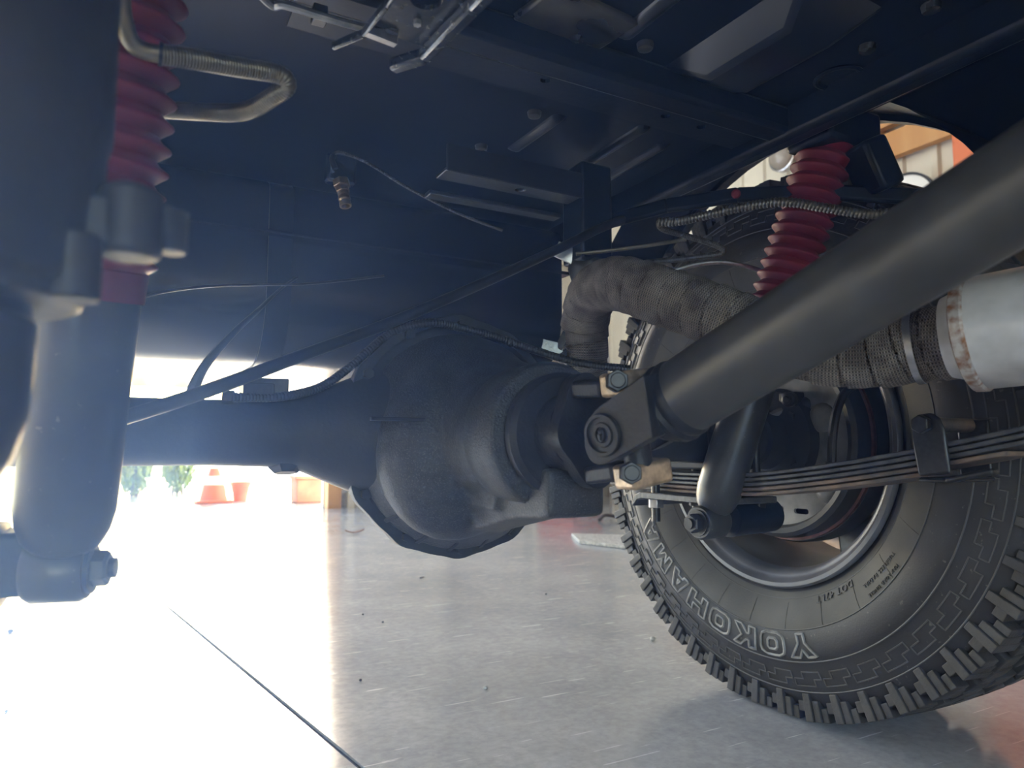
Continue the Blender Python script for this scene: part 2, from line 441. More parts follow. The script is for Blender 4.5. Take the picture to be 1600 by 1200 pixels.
def panel_mesh(wd, ht):
    """ribbed sheet panel in the XZ plane facing -Y"""
    mb = MB(); xs = []
    n = 4; step = wd/n
    for i in range(n):
        x = i*step
        xs += [(x, 0), (x+step*.72, 0), (x+step*.78, -.018), (x+step*.94, -.018)]
    xs.append((wd-.004, 0))
    vs = [V(x, y, z) for x, y in xs for z in (0, ht)]
    fs = [(2*i, 2*i+2, 2*i+3, 2*i+1) for i in range(len(xs)-1)]
    mb.add(vs, fs); return mb
# back wall right of the open door
wb = MB(); wb.box(((XJ+XR)/2+.10, YB+.08, 1.6), (XR-XJ+.2, .05, 3.2)); wall_back = struct(wb.build('wall_back', M_metal_wall, smooth=0))
pm = panel_mesh(0.75, 3.2)
first = None
for i in range(3):
    if first is None:
        first = pm.build('wall_panel', M_metal_wall, wall_back, smooth=0); o = first
    else:
        o = first.copy(); COL.objects.link(o); o.parent = wall_back
    o.location = (XJ+.08+i*.757, YB+.04, 0)
for i, x in enumerate((XJ+.045, XJ+.16, 2.1, 2.9)):
    s_ = MB(); s_.box((x, YB-.03, 1.6), (.045 if i else .09, .09, 3.2)); s_.build('stud', M_wood if i == 0 else M_metal_wall, wall_back, smooth=0)
for z in (0.16, 1.1, 2.0, 2.8):
    s_ = MB(); s_.box(((XJ+XR)/2+.05, YB-.005, z), (XR-XJ-.1, .04, .14)); s_.build('girt', M_metal_wall, wall_back, smooth=0)
# right wall
wr = MB(); wr.box((XR+.1, -.4, 1.6), (.05, 9.3, 3.2)); wall_right = struct(wr.build('wall_right', M_metal_wall, smooth=0))
first = None
for i in range(12):
    if first is None:
        first = pm.build('wall_panel', M_metal_wall, wall_right, smooth=0); o = first
    else:
        o = first.copy(); COL.objects.link(o); o.parent = wall_right
    o.location = (XR+.06, -4.9+i*.757, 0); o.rotation_euler = (0, 0, PI/2); o.scale = (1, -1, 1)
for y in [-3.9+.61*i for i in range(10)]:
    s_ = MB(); s_.box((XR-.01, y, 1.6), (.09, .05, 3.2)); s_.build('stud', M_wood, wall_right, smooth=0)
for z in (.10, .62, 1.25, 2.02, 2.2, 2.95):
    s_ = MB(); s_.box((XR-.02, -1.45, z), (.05, 7.0, .14)); s_.build('girt', M_wood, wall_right, smooth=0)
# front wall behind the photographer with one open doorway
wf = MB()
for x0, x1, z0, z1 in ((-4.7, -3.0, 0, 3.2), (-.4, 3.7, 0, 3.2), (-3.0, -.4, 2.4, 3.2)):
    wf.box(((x0+x1)/2, -4.95, (z0+z1)/2), (x1-x0, .08, z1-z0))
struct(wf.build('wall_front', M_metal_wall, smooth=0))
# left wall and door header
wl = MB(); wl.box((-4.75, -.4, 1.6), (.1, 9.2, 3.2)); struct(wl.build('wall_left', M_metal_wall, smooth=0))
hd = MB(); hd.box((-1.7, YB+.05, 2.98), (6.1, .12, .5)); struct(hd.build('trim_1', M_wood, smooth=0))

# added scattering volume that puts bluish lens glare over the left side
hz = bpy.data.materials.new('lens glare veil'); hz.use_nodes = True
n_ = hz.node_tree.nodes; n_.remove(n_['Principled BSDF'])
vs_ = n_.new('ShaderNodeVolumeScatter'); vs_.inputs['Color'].default_value = (0.24, 0.42, 1.0, 1); vs_.inputs['Density'].default_value = 0.85; vs_.inputs['Anisotropy'].default_value = 0.45
hz.node_tree.links.new(vs_.outputs[0], n_['Material Output'].inputs['Volume'])
hb0 = MB(); hb0.box((-.59, -.31, .2325), (1.30, 1.18, .425)); o = hb0.build('glare_veil', hz, smooth=0); o['kind'] = 'stuff'; o['label'] = 'added bluish veil standing in for lens glare'; o['category'] = 'glare_veil'

# ------------------------------------------------------------------ truck body (floor pan and what is welded to it)
body = thing('truck_body', 'glossy black truck underbody with pressed floor pan above the axle', 'truck body', (0.35, 0, 0.8))
PZ = 0.80
pn = MB()
pn.box((.18, 0.2, PZ+.008), (1.08, 3.0, .016)); pn.box((.75, -.95, PZ+.008), (.10, 1.5, .016))
pn.box((.17, 0, 1.02), (1.06, 2.8, .4))
pn.build('floor_pan', M_pan, body, smooth=0)
for (a, b) in (((1090, 128), (1330, -14)), ((905, 262), (1010, 196)), ((945, 280), (1040, 222)), ((800, 235), (880, 180)), ((1448, 92), (1585, 26)), ((970, 60), (1080, -30))):
    p, q = atZ(*a, PZ), atZ(*b, PZ)
    q = V(p.x+(q.x-p.x)*.6, q.y, PZ)
    wd = .055 if a[0] == 1090 else .010
    x, y, z = frame_from(q-p, (0, 0, 1))
    rb = MB(); h = .026 if wd > .03 else .006
    L = (q-p).length
    rb.add([p-y*wd, p+y*wd, p+y*wd*.55-V(0, 0, h)+z*wd*.8, p-y*wd*.55-V(0, 0, h)+z*wd*.8, p-y*wd+z*L, p+y*wd+z*L, p+y*wd*.55-V(0, 0, h)+z*(L-wd*.8), p-y*wd*.55-V(0, 0, h)+z*(L-wd*.8)],
           [(0, 1, 2, 3), (3, 2, 6, 7), (7, 6, 5, 4), (0, 3, 7, 4), (1, 5, 6, 2)])
    rb.build('floor_rib', M_rib, body, bevel=.005)
pp = atZ(1310, 120, PZ)
pg = MB(); pg.lathe(pp, (0, 0, -1), [(.026, 0), (.027, .002), (.024, .0035), (.021, .003), (.019, .0005), (0, .0005)], 28); pg.build('drain_plug', M_frame, body)
# muddy plates and lips between the ribs, left by the presses
pl = MB(); c = [atZ(800, 32, PZ-.006), atZ(930, 84, PZ-.006), atZ(1000, 40, PZ-.006), atZ(870, -20, PZ-.006)]
pl.add(c+[p+V(0, 0, .006) for p in c], [(0, 1, 2, 3), (0, 1, 5, 4), (1, 2, 6, 5), (2, 3, 7, 6), (3, 0, 4, 7)]); tag(pl.build('access_panel', M_pan_dirt, body, bevel=.003), 'access panel streaked with dry mud')
for p in ((900, 58), (835, 180), (752, 232), (1008, 74), (1355, 78), (1455, 14)):
    g = MB(); q = atZ(*p, PZ-.004); g.lathe(q, (0, 0, -1), [(.009, -.004), (.008, .002), (.004, .004), (0, .004)], 12); g.build('grommet', M_pan_dirt, body)
# outer fender with wheel arch, behind the tyre
ar = [(-.9, .52), (-.9, 1.15), (1.2, 1.15), (1.2, .62), (.52, .62)]
arch = [(.05+.45*cos(a), .47+.45*sin(a)) for a in [rad(40+k*(122)/20) for k in range(21)]]
out = [(-1.2, .45), (-1.2, 1.15), (.46, 1.15), (.42, .77)] + arch
fd = MB(); fd.prism([(y, z) for y, z in out], (1.0, 0, 0), (V(0, 1, 0), V(0, 0, 1), V(1, 0, 0)), .02); fd.build('fender', M_frame, body, smooth=0)
wh = MB()
for k in range(20):
    a0, a1 = rad(40+k*6.1), rad(46.1+k*6.1)
    wh.add([V(x, .05+.46*cos(a), .47+.46*sin(a)) for x in (.86, 1.0) for a in (a0, a1)], [(0, 1, 3, 2)])
wh.build('wheel_housing', M_frame, body)
pn = MB(); pn.box((.84, 0, .96), (.34, 2.0, .02)); pn.build('upper_pan', M_pan, body, smooth=0)
sd = MB(); sd.box((-.36, 0, .85), (.06, 3, .5)); sd.build('sill_panel', M_frame, body, smooth=0)

# ------------------------------------------------------------------ chassis frame
frm = thing('chassis_frame', 'black box section truck chassis frame with drilled crossmembers', 'chassis', (.35, 0, .735))
for x, zb0 in ((.715, .761), (-.30, .735)):
    r_ = MB(); r_.box((x, .0, (zb0+.93)/2), (.03 if x > 0 else .06, 3.4, .93-zb0)); r_.build('frame_rail', M_frame, frm, bevel=.008)
yc = atZ(900, 120, .768).y
c_ = MB(); c_.box((.21, yc, .785), (1.0, .036, .034)); c_.build('crossmember', M_frame, frm, bevel=.006)
hs = []
for (px, py) in ((857, 121), (1040, 181), (1096, 198)):
    p = atZ(px, py, .775); hs.append(p)
y0 = yc+.02; y1 = max(h.y for h in hs)+.03
c_ = MB(); c_.prism([(.12, y0), (.69, y0), (.69, y1), (.12, y1)], (0, 0, .775), AX3, .004, [circ2(h.x, min(max(h.y, y0+.012), y1-.012), .006, 12) for h in hs])
c_.build('crossmember_flange', M_frame, frm, smooth=0)
# channel above the axle with a drilled web
a, b = atZ(683, 277, .715), atZ(900, 313, .715)
hole = atZ(811, 298, .715); cy = (a.y+b.y)/2
c_ = MB(); c_.prism([(a.x, cy-.022), (b.x, cy-.022), (b.x, cy+.012), (a.x, cy+.012)], (0, 0, .715), AX3, .004, [circ2(hole.x, cy-.004, .0065, 14)])
c_.box(((a.x+b.x)/2, cy-.022, .73), (b.x-a.x, .004, .034)); c_.box(((a.x+b.x)/2, cy+.04, .705), (b.x-a.x, .02, .006)); c_.build('crossmember', M_bracket2, frm, smooth=0, bevel=.0015)
# bump stop post
p = at(917, 300, 1.02)
b_ = MB(); b_.box((p.x, p.y, .71), (.052, .05, .14)); b_.build('bump_stop_post', M_frame, frm, bevel=.004)
b_ = MB(); b_.lathe((p.x, p.y, .645), (0, 0, -1), [(.026, 0), (.028, .01), (.022, .03), (.0, .036)], 20); b_.build('bump_stop', M_cable, frm)
# outrigger bar along the top of the tyre
b_ = MB()
pts = [at(945, 348, 1.02), at(1040, 322, .99), at(1150, 305, .95), at(1290, 300, .92), at(1440, 308, .88)]
for i in range(len(pts)-1): b_.bar(pts[i], pts[i+1]+(pts[i+1]-pts[i])*.04, .012, .020)
b_.build('outrigger', M_frame, frm, bevel=.004)
# upper shock perch
p = at(1302, 210, .93)
b_ = MB(); b_.box((p.x+.0, p.y, p.z+.0), (.10, .07, .05)); b_.bar(at(1345, 225, .90), at(1378, 300, .90), .05, .036); b_.build('shock_perch', M_frame, frm, bevel=.006)

# welded bracket up by the top edge of the photo
zb = .70
br = thing('welded_bracket', 'shiny scuffed black welded bracket with round hole at the top edge', 'bracket', tuple(atZ(650, 40, zb)))
def strip(pts, z, drop, th):
    mb = MB(); q = [atZ(*p, z) for p in pts]
    for a, b in zip(q, q[1:]):
        mb.bar(a-V(0, 0, drop/2), b+(b-a)*.03-V(0, 0, drop/2), th, drop)
    return mb
strip([(520, 66), (568, 46), (604, 0), (660, -80)], zb, .007, .004).build('side_plate', M_bracket, br, bevel=.0015)
strip([(612, 94), (662, 78), (738, 0), (820, -85)], zb, .011, .011).build('side_plate', M_bracket, br, bevel=.003)
q = [atZ(*p, zb) for p in ((578, 44), (610, 4), (668, -72), (806, -72), (730, 4), (664, 74), (622, 60), (624, 46))]
hc = atZ(666, 0, zb)
w_ = MB(); w_.prism([(p.x, p.y) for p in q], (0, 0, zb), AX3, .004, [circ2(hc.x, hc.y, .0115, 20)]); w_.build('web_plate', M_bracket, br, smooth=0, bevel=.001)
e = MB(); e.bar(atZ(572, 48, zb-.004), atZ(618, 66, zb-.004), .006, .006); e.build('weld_bead', M_bright, br)
e = MB(); q = atZ(652, 32, zb); e.hexa(q, q-V(0, 0, .004), .003); e.build('rivet', M_bright, br)
# body line clipped to the pan, upper left
ln = thing('steel_fuel_line', 'thin bright steel line clipped under the pan left of the bracket', 'fuel line', tuple(atZ(470, 14, .74)))
m_ = MB(); smooth_tube(m_, [atZ(395, -20, .74), atZ(425, 8, .74), atZ(445, 8, .74), atZ(498, 24, .74), atZ(532, 34, .74), atZ(600, 52, .745)], .0035); m_.build('pipe', M_bright, ln)
m_ = MB(); m_.box(atZ(499, 24, .745), (.012, .012, .014)); m_.build('clip', M_bolt, ln, bevel=.001)

# ------------------------------------------------------------------ fuel tank behind the axle
tk = thing('fuel_tank', 'big black fuel tank with rounded lower edge behind the rear axle', 'fuel tank', (.1, .7, .55))
TX0, TX1, TY0, TY1, TZ0, TZ1 = -.75, .695, .30, 1.0, .515, .80
def rounded(y0, y1, z0, z1, r, n=8):
    o = []
    for (cy, cz, a0) in ((y1-r, z1-r*.3, 0), (y0+r, z1-r*.3, 90), (y0+r, z0+r, 180), (y1-r, z0+r, 270)):
        for k in range(n+1):
            a = rad(a0+90*k/n); rr = r if a0 >= 180 else r*.3
            o.append((cy+(r if a0 >= 180 else r)*cos(a), cz+rr*sin(a)))
    return o
t_ = MB(); t_.prism(rounded(TY0, TY1, TZ0, TZ1, .11), (TX0, 0, 0), (V(0, 1, 0), V(0, 0, 1), V(1, 0, 0)), TX1-TX0); t_.build('tank_shell', M_tank, tk, bevel=.02)
t_ = MB(); t_.box(((TX0+TX1)/2, (TY0+TY1)/2-.002, .70), (TX1-TX0+.02, TY1-TY0+.03, .006)); t_.build('seam_flange', M_tank, tk, bevel=.002)
for x in (-.30, .18):
    s_ = MB(); pr = rounded(TY0-.003, TY1+.003, TZ0-.003, TZ1, .113)
    s_.prism([(y, z) for y, z in pr], (x, 0, 0), (V(0, 1, 0), V(0, 0, 1), V(1, 0, 0)), .035); s_.build('tank_strap', M_frame, tk)

# sensor with brass fitting and thin armoured lead
c0 = at(534, 288, .98)
sn = thing('sender_fitting', 'brass threaded sender fitting hanging from black tank face', 'fitting', tuple(c0))
ax = V(.12, -.25, -1).normalized()
s_ = MB(); s_.hexa(c0-ax*.006, c0+ax*.004, .012); s_.hexa(c0+ax*.005, c0+ax*.012, .0095); s_.build('hex_nut', M_brass, sn, bevel=.0008)
s_ = MB(); s_.lathe(c0+ax*.012, ax, [(.0075, 0), (.0078, .004), (.007, .006), (.0082, .008), (.0082, .012), (.0065, .014), (.008, .016), (.008, .022), (.006, .022), (.005, .012)], 16); s_.build('threaded_stub', M_brass, sn)
s_ = MB(); s_.box(c0-ax*.02+V(.004, .012, .006), (.04, .02, .04)); s_.build('sender_block', M_tank, sn, bevel=.004)
ld = thing('sender_lead', 'thin beaded armoured lead curving down right from brass fitting', 'cable', tuple(at(640, 290, .98)))
s_ = MB(); coiled(s_, [at(523, 262, .975), at(519, 246, .975), at(527, 238, .975), at(545, 242, .975), at(580, 258, .98), at(640, 295, 1.0), at(720, 335, 1.02), at(785, 360, 1.04)], .0018, .0006, .0030, 8); s_.build('lead', M_coil2, ld)
s_ = MB(); smooth_tube(s_, [at(524, 264, .975), at(519, 250, .975), at(521, 242, .975)], .0042); s_.build('boot_sleeve', M_cable, ld)

# ------------------------------------------------------------------ rear axle
DX, AZ = .345, .398
axl = thing('rear_axle', 'charcoal rear axle tube with large round differential housing', 'axle', (DX, 0, AZ))
h = MB()
R0 = .0335
h.lathe((-.62, 0, AZ), (1, 0, 0), [(0, 0), (R0, 0), (R0, .70), (R0+.003, .78), (.07, .86), (.098, .90), (.105, .965), (.098, 1.03), (.072, 1.08), (.042, 1.16), (R0, 1.20), (R0, 1.49), (0, 1.49)], 40)
h.lathe((DX, .085, AZ), (0, -1, 0), [(0, -.015), (.05, -.01), (.105, .02), (.126, .055), (.130, .10), (.128, .115), (.0, .13)], 56)
hous = h.build('axle_housing', M_axle, axl, smooth=60)
md = hous.modifiers.new('fuse', 'REMESH'); md.mode = 'VOXEL'; md.voxel_size = .0045; md.use_smooth_shade = True
md = hous.modifiers.new('soften', 'SMOOTH'); md.factor = .5; md.iterations = 8
# carrier: cast nose in front of the banjo
h = MB()
h.lathe((DX, -.02, AZ-.006), (0, -1, 0), [(0, 0), (.118, 0), (.124, .012), (.115, .03), (.100, .06), (.080, .085), (.066, .115), (.062, .17), (.064, .205), (0, .21)], 56)
h.ball((DX-.03, -.075, AZ-.02), .085, 24, (1.0, .72, 1.1))
h.ball((DX+.03, -.06, AZ+.01), .08, 24, (1.1, .8, 1.0))
h.box((DX+.0, -.13, AZ-.046), (.07, .10, .056))
h.prism([(-.02, -.118), (-.20, -.081), (-.262, -.076), (-.262, -.034), (-.02, -.034)], (DX-.026, 0, AZ), (V(0, 1, 0), V(0, 0, 1), V(1, 0, 0)), .060)
car = h.build('carrier_casting', M_cast, axl, smooth=60)
md = car.modifiers.new('fuse', 'REMESH'); md.mode = 'VOXEL'; md.voxel_size = .0035; md.use_smooth_shade = True
md = car.modifiers.new('soften', 'SMOOTH'); md.factor = .5; md.iterations = 10
# flange ring with scallops and bolts
ringp = []
for k in range(120):
    a = 2*PI*k/120; ringp.append(((.1375+.003*max(0, cos(12*a)))*cos(a), (.1375+.003*max(0, cos(12*a)))*sin(a)))
g = MB(); g.prism(ringp, (DX, -.012, AZ), (V(1, 0, 0), V(0, 0, 1), V(0, -1, 0)), .014); g.build('carrier_flange', M_axle, axl, smooth=30, bevel=.002)
for k in range(12):
    a = 2*PI*k/12; c = V(DX+.129*cos(a), -.027, AZ+.129*sin(a))
    g = MB(); g.hexa(c, c+V(0, -.007, 0), .006); g.build('flange_nut', M_axle, axl)
for a in (-115, -97, -79, -61, -135):            # cooling ribs under the casting
    a = rad(a); d = V(cos(a), 0, sin(a)); t = V(0, 1, 0).cross(d)
    g = MB(); o = V(DX, 0, AZ-.004)
    g.prism([(.085, -.03), (.128, -.03), (.118, -.05), (.085, -.085)], o-t*.0025, (d, V(0, 1, 0), t), .005); g.build('casting_rib', M_axle, axl, bevel=.001)
g = MB(); g.box((DX-.05, -.115, AZ+.012), (.17, .006, .004)); g.build('parting_line', M_axle, axl, bevel=.001)
# pinion nose: short barrel with a bearing shoulder above and a squared foot below
g = MB(); g.lathe((DX, -.165, AZ-.004), (0, -1, 0), [(0, 0), (.060, 0), (.066, .012), (.067, .060), (.064, .066), (.046, .068), (.044, .078), (0, .078)], 48)
g.build('pinion_nose', M_cast, axl, bevel=.0015)
g = MB(); g.lathe((DX, -.234, AZ-.004), (0, -1, 0), [(.02, 0), (.052, .0), (.055, .004), (.055, .012), (.05, .016), (.02, .016)], 44); g.build('dust_shield', M_yoke, axl)
g = MB(); g.lathe((DX-.19, -.001, AZ-.03), (0, -.2, -1), [(0.0, -.01), (.018, -.01), (.018, .006), (.012, .012), (0, .012)], 6); g.build('drain_boss', M_axle, axl)
# spring saddle and clamp bracket
SX = .745
g = MB(); g.box((SX, 0, AZ-.038), (.07, .12, .012)); g.build('spring_saddle', M_axle, axl, bevel=.003)
g = MB(); g.box((.12, -.022, AZ+.04), (.03, .03, .018)); g.bar((.11, -.02, AZ+.045), (.15, -.03, AZ+.045), .006, .02); g.build('line_bracket', M_bolt, axl, bevel=.001)

# backing plate and drum
WX = .982
bd = thing('drum_brake', 'dusty grey drum brake backing plate with slots inside the wheel', 'brake', (WX, 0, AZ))
g = MB()
sl_ = []
for px, py in ((1214, 794), (1252, 799)):
    q = atX(px, py, WX-.088); sl_.append(slot2(-q.y, q.z-AZ, .026, .008))
pts2 = circ2(0, 0, .138, 64)
FRW = (V(0, -1, 0), V(0, 0, 1), V(1, 0, 0))
g.prism(pts2, (WX-.088, 0, AZ), FRW, .004, sl_); g.build('backing_plate', M_plate, bd, smooth=30)
g = MB(); g.lathe((WX-.09, 0, AZ), (1, 0, 0), [(.130, -.002), (.134, -.010), (.142, -.013), (.148, -.008), (.150, .004), (.150, .02), (.14, .02)], 64); g.build('plate_lip', M_drum, bd)
g = MB(); g.lathe((WX-.072, 0, AZ), (1, 0, 0), [(.145, 0), (.154, .0), (.154, .006), (.145, .006)], 64); g.build('drum_lip', M_rust, bd)
g = MB(); g.lathe((WX-.066, 0, AZ), (1, 0, 0), [(.14, 0), (.155, 0), (.158, .008), (.158, .036), (.150, .046), (.05, .05), (0, .05)], 64); g.build('drum', M_drum, bd)
g = MB(); g.lathe((WX-.115, 0, AZ), (1, 0, 0), [(.035, -.03), (.042, -.028), (.046, 0), (.075, .012), (.08, .03)], 40); g.build('axle_end_flange', M_axle, bd)
for a in (35, 145, 215, 325):
    c = V(WX-.098, -.056*cos(rad(a)), AZ+.056*sin(rad(a))); g = MB(); g.hexa(c, c+V(-.012, 0, 0), .008); g.build('plate_nut', M_bolt, bd)
for (yy, zz, r) in ((-.088, -.075, .018), (.06, -.085, .016), (-.085, .03, .022), (-.030, -.062, .018)):
    g = MB(); g.ball((WX-.088, yy, AZ+zz), r, 16, (.45, 1, 1)); g.build('pressed_bulge', M_plate, bd, smooth=80)
c = at(1240, 625, 1.08)
g = MB(); g.box(c, (.03, .03, .022)); g.lathe(c+V(-.015, -.008, 0), (-1, -.3, -.1), [(.011, 0), (.011, .012), (.007, .013), (.006, .02), (0, .02)], 14); g.ball(c+V(.01, -.015, -.008), .013, 12); g.build('wheel_cylinder', M_drum, bd, bevel=.003)
g = MB(); smooth_tube(g, [at(1195, 655, 1.08), at(1230, 640, 1.08), at(1268, 640, 1.08), at(1300, 640, 1.09)], .006); g.build('brake_pipe', M_plate, bd)
g = MB(); g.ball(c+V(.035, 0, .0), .028, 16, (1.0, .6, .7)); g.build('cylinder_cover', M_plate, bd, smooth=80)
hs_ = thing('brake_hose', 'black rubber brake hose arching in front of drum brake', 'hose', tuple(at(1305, 650, 1.0)))
g = MB(); smooth_tube(g, [at(1342, 600, 1.02), at(1322, 612, 1.0), at(1308, 640, .98), at(1301, 680, .97), at(1299, 730, .97)], .0062); g.build('hose', M_cable, hs_)
g = MB(); g.cyl(at(1299, 722, .97), at(1299, 742, .97), .009, 12); g.build('hose_ferrule', M_bolt, hs_)

# ------------------------------------------------------------------ wheel
whl = thing('wheel', 'worn black all terrain tyre on grey rim at right', 'wheel', (WX, 0, 0))
TR = AZ+.006
PROF = [(-.094, .206), (-.102, .214), (-.112, .226), (-.122, .244), (-.129, .262), (-.132, .2745), (-.1325, .277), (-.1345, .2805), (-.1345, .305), (-.133, .317), (-.1305, .3205), (-.128, .335), (-.1245, .350), (-.1195, .363), (-.112, .378), (-.102, .386), (-.05, .390), (0, .391)]
def xs_of(r):
    for (x0, r0), (x1, r1) in zip(PROF, PROF[1:]):
        if r0 <= r <= r1: return x0+(x1-x0)*(r-r0)/max(1e-9, r1-r0)
    return PROF[0][0] if r < PROF[0][1] else PROF[13][0]
def flat(p):
    if p.z < .0015: p.z = .0015
    return p
def SW(r, th, lift=0.0):        # th clockwise from the top as seen from inboard
    return flat(V(WX+xs_of(r)-lift, -r*sin(th), AZ+r*cos(th)))
full = PROF+[(-x, r) for x, r in reversed(PROF[:-1])]
tb = MB(); tb.lathe((WX, 0, AZ), (1, 0, 0), [(r, x) for x, r in full], 160, (0, 0, 1))
tb.v = [flat(p) for p in tb.v]
tyre = tb.build('tyre', M_rubber, whl, smooth=40)
di = MB(); di.lathe((WX, 0, AZ), (1, 0, 0), [(r, x-.0006) for x, r in PROF[2:7]], 160, (0, 0, 1)); di.v = [flat(p) for p in di.v]; tag(di.build('inner_sidewall', M_rubber_dust, tyre, smooth=40), 'dusty brown inner sidewall band')
# tread blocks
tr_ = MB()
def cb(t0, t1, x0, x1, r0, r1, sk=0.0):
    vs = []
    for t, s_ in ((t0, 0), (t1, 0)):
        for x in (x0, x1):
            for r in (r0, r1):
                tt = t+sk*(x-x0); rr = r-(.9*(x/.13)**2*.006 if r == r1 else 0)
                vs.append(flat(V(WX+x, -rr*sin(tt), AZ+rr*cos(tt))))
    tr_.add(vs, [(0, 1, 3, 2), (4, 6, 7, 5), (0, 4, 5, 1), (2, 3, 7, 6), (0, 2, 6, 4), (1, 5, 7, 3)])
NP = 50
RO, RB = .4045, .389
for k in range(NP):
    w_ = 2*PI/NP
    for sg in (-1, 1):
        X = lambda a, b: (min(sg*a, sg*b), max(sg*a, sg*b))
        t = 2*PI*k/NP+(0 if sg < 0 else w_*.5)
        # shoulder lug in stepped slices split by sipes, then an open groove with a low tie bar
        cb(t, t+w_*.205, *X(.1165, .092), .382, RO)
        cb(t+w_*.215, t+w_*.44, *X(.1195, .085), .372, RO)
        cb(t+w_*.45, t+w_*.70, *X(.1222, .079), .3625, RO)
        cb(t+w_*.715, t+w_*.985, *X(.1165, .084), .374, .3925)
        cb(t+w_*.06, t+w_*.46, *X(.0745, .046), RB, RO, .6*sg)
        cb(t+w_*.56, t+w_*.94, *X(.0705, .040), RB, RO, .6*sg)
    t = 2*PI*k/NP
    cb(t+w_*.08, t+w_*.48, -.034, -.002, RB, RO, -.8); cb(t+w_*.55, t+w_*.97, .002, .034, RB, RO, .8)
td = tr_.build('tread_block', M_tread, tyre, smooth=0, bevel=.0012); td['kind'] = 'stuff'
# raised sidewall trim: rings and ladder shapes
def rail(mb, loop, r=.0011, closed=True, lift=.0006):
    pts = []
    m = len(loop) if closed else len(loop)-1
    for i in range(m):
        a, b = loop[i], loop[(i+1) % len(loop)]
        for j in range(4): pts.append((a[0]+(b[0]-a[0])*j/4, a[1]+(b[1]-a[1])*j/4))
    if not closed: pts.append(loop[-1])
    mb.tube([SW(p[1], p[0], lift) for p in pts], r, 5, True, closed=closed)
for r, nm in ((.2765, .0009), (.3195, .0012), (.3605, .0011), (.2345, .0007)):
    mb = MB(); rail(mb, [(2*PI*k/60, r) for k in range(61)], nm, False); mb.build('sidewall_ring', M_ring, tyre)
mb = MB()
for k in range(44):
    t = 2*PI*k/44; w_ = 2*PI/44
    rail(mb, [(t, .333), (t+w_*.62, .333), (t+w_*.62, .342), (t+w_*.92, .342), (t+w_*.92, .352), (t+w_*.25, .352), (t+w_*.25, .343), (t, .343)], .0010)
o = mb.build('sidewall_ladder', M_ring, tyre); o['kind'] = 'stuff'
for k in range(26):
    t = 2*PI*(k+.3)/26; mb = MB(); rail(mb, [(t, .240), (t+.012, .275)], .0006, False); mb.build('vent_line', M_rubber_dust, tyre)
# raised outlined lettering
GL = {
 'Y': [[(0, 1), (.34, 1), (.5, .66), (.66, 1), (1, 1), (.64, .40), (.64, 0), (.36, 0), (.36, .40)]],
 'O': [[(.25, 0), (.75, 0), (.95, .12), (1, .3), (1, .7), (.95, .88), (.75, 1), (.25, 1), (.05, .88), (0, .7), (0, .3), (.05, .12)], [(.38, .26), (.62, .26), (.70, .36), (.70, .64), (.62, .74), (.38, .74), (.30, .64), (.30, .36)]],
 'K': [[(0, 0), (.3, 0), (.3, .36), (.40, .36), (.66, 0), (1, 0), (.64, .52), (.98, 1), (.66, 1), (.40, .66), (.3, .66), (.3, 1), (0, 1)]],
 'H': [[(0, 0), (.3, 0), (.3, .37), (.7, .37), (.7, 0), (1, 0), (1, 1), (.7, 1), (.7, .63), (.3, .63), (.3, 1), (0, 1)]],
 'A': [[(0, 0), (.3, 0), (.36, .18), (.64, .18), (.7, 0), (1, 0), (.68, 1), (.32, 1)], [(.43, .40), (.57, .40), (.5, .68)]],
 'M': [[(0, 0), (.26, 0), (.26, .58), (.44, .12), (.56, .12), (.74, .58), (.74, 0), (1, 0), (1, 1), (.68, 1), (.5, .55), (.32, 1), (0, 1)]],
}
def lt_ang(px, py):
    p = atX(px, py, WX-.134); return math.atan2(-(p.y), p.z-AZ)
ANG = [lt_ang(*p) for p in ((1251, 1006), (1193, 998), (1144, 990)if False else (1168, 985), (1120, 960), (1083, 937), (1058, 905), (1027, 872), (1012, 838))]
T0, T1 = lt_ang(1253, 1007) % (2*PI), lt_ang(1012, 836) % (2*PI)
word = 'YOKOHAMA'
LW = (T1-T0)/7.0
lm = MB()
for i, ch in enumerate(word):
    tc = T0+LW*i; wd = LW*.80
    for lp in GL[ch]:
        rail(lm, [(tc-wd/2+wd*x, .2815+.0315*y) for x, y in lp], .0022, lift=.0002)
tag(lm.build('lettering', M_letter, tyre), 'raised outlined sidewall letters')
def small_text(txt, px, py, size, name, width=None):
    cu = bpy.data.curves.new(name, 'FONT'); cu.body = txt; cu.size = size; cu.extrude = .0006; cu.align_x = 'CENTER'; cu.space_character = 1.2
    ob = bpy.data.objects.new('tmp', cu); COL.objects.link(ob)
    me = bpy.data.meshes.new_from_object(ob.evaluated_get(bpy.context.evaluated_depsgraph_get()))
    bpy.data.objects.remove(ob)
    p = atX(px, py, WX-.125); rr = math.hypot(p.y, p.z-AZ); th = math.atan2(-p.y, p.z-AZ)
    for v in me.vertices:
        q = SW(min(.275, max(.215, rr+v.co.y)), th+v.co.x/rr, .0014+v.co.z); v.co = q-V(WX, 0, 0)
    me.materials.clear(); me.materials.append(M_rubber)
    o = bpy.data.objects.new(name, me); COL.objects.link(o); o.parent = tyre
    return o
small_text('LT265/75R16  112/109 Q', 1143, 890, .0125, 'size_marking')
small_text('DOT 47LT', 1300, 922, .0125, 'date_marking')
small_text('TUBELESS RADIAL', 1375, 890, .007, 'type_marking')
small_text('MAX LOAD SINGLE', 1385, 906, .006, 'load_marking')

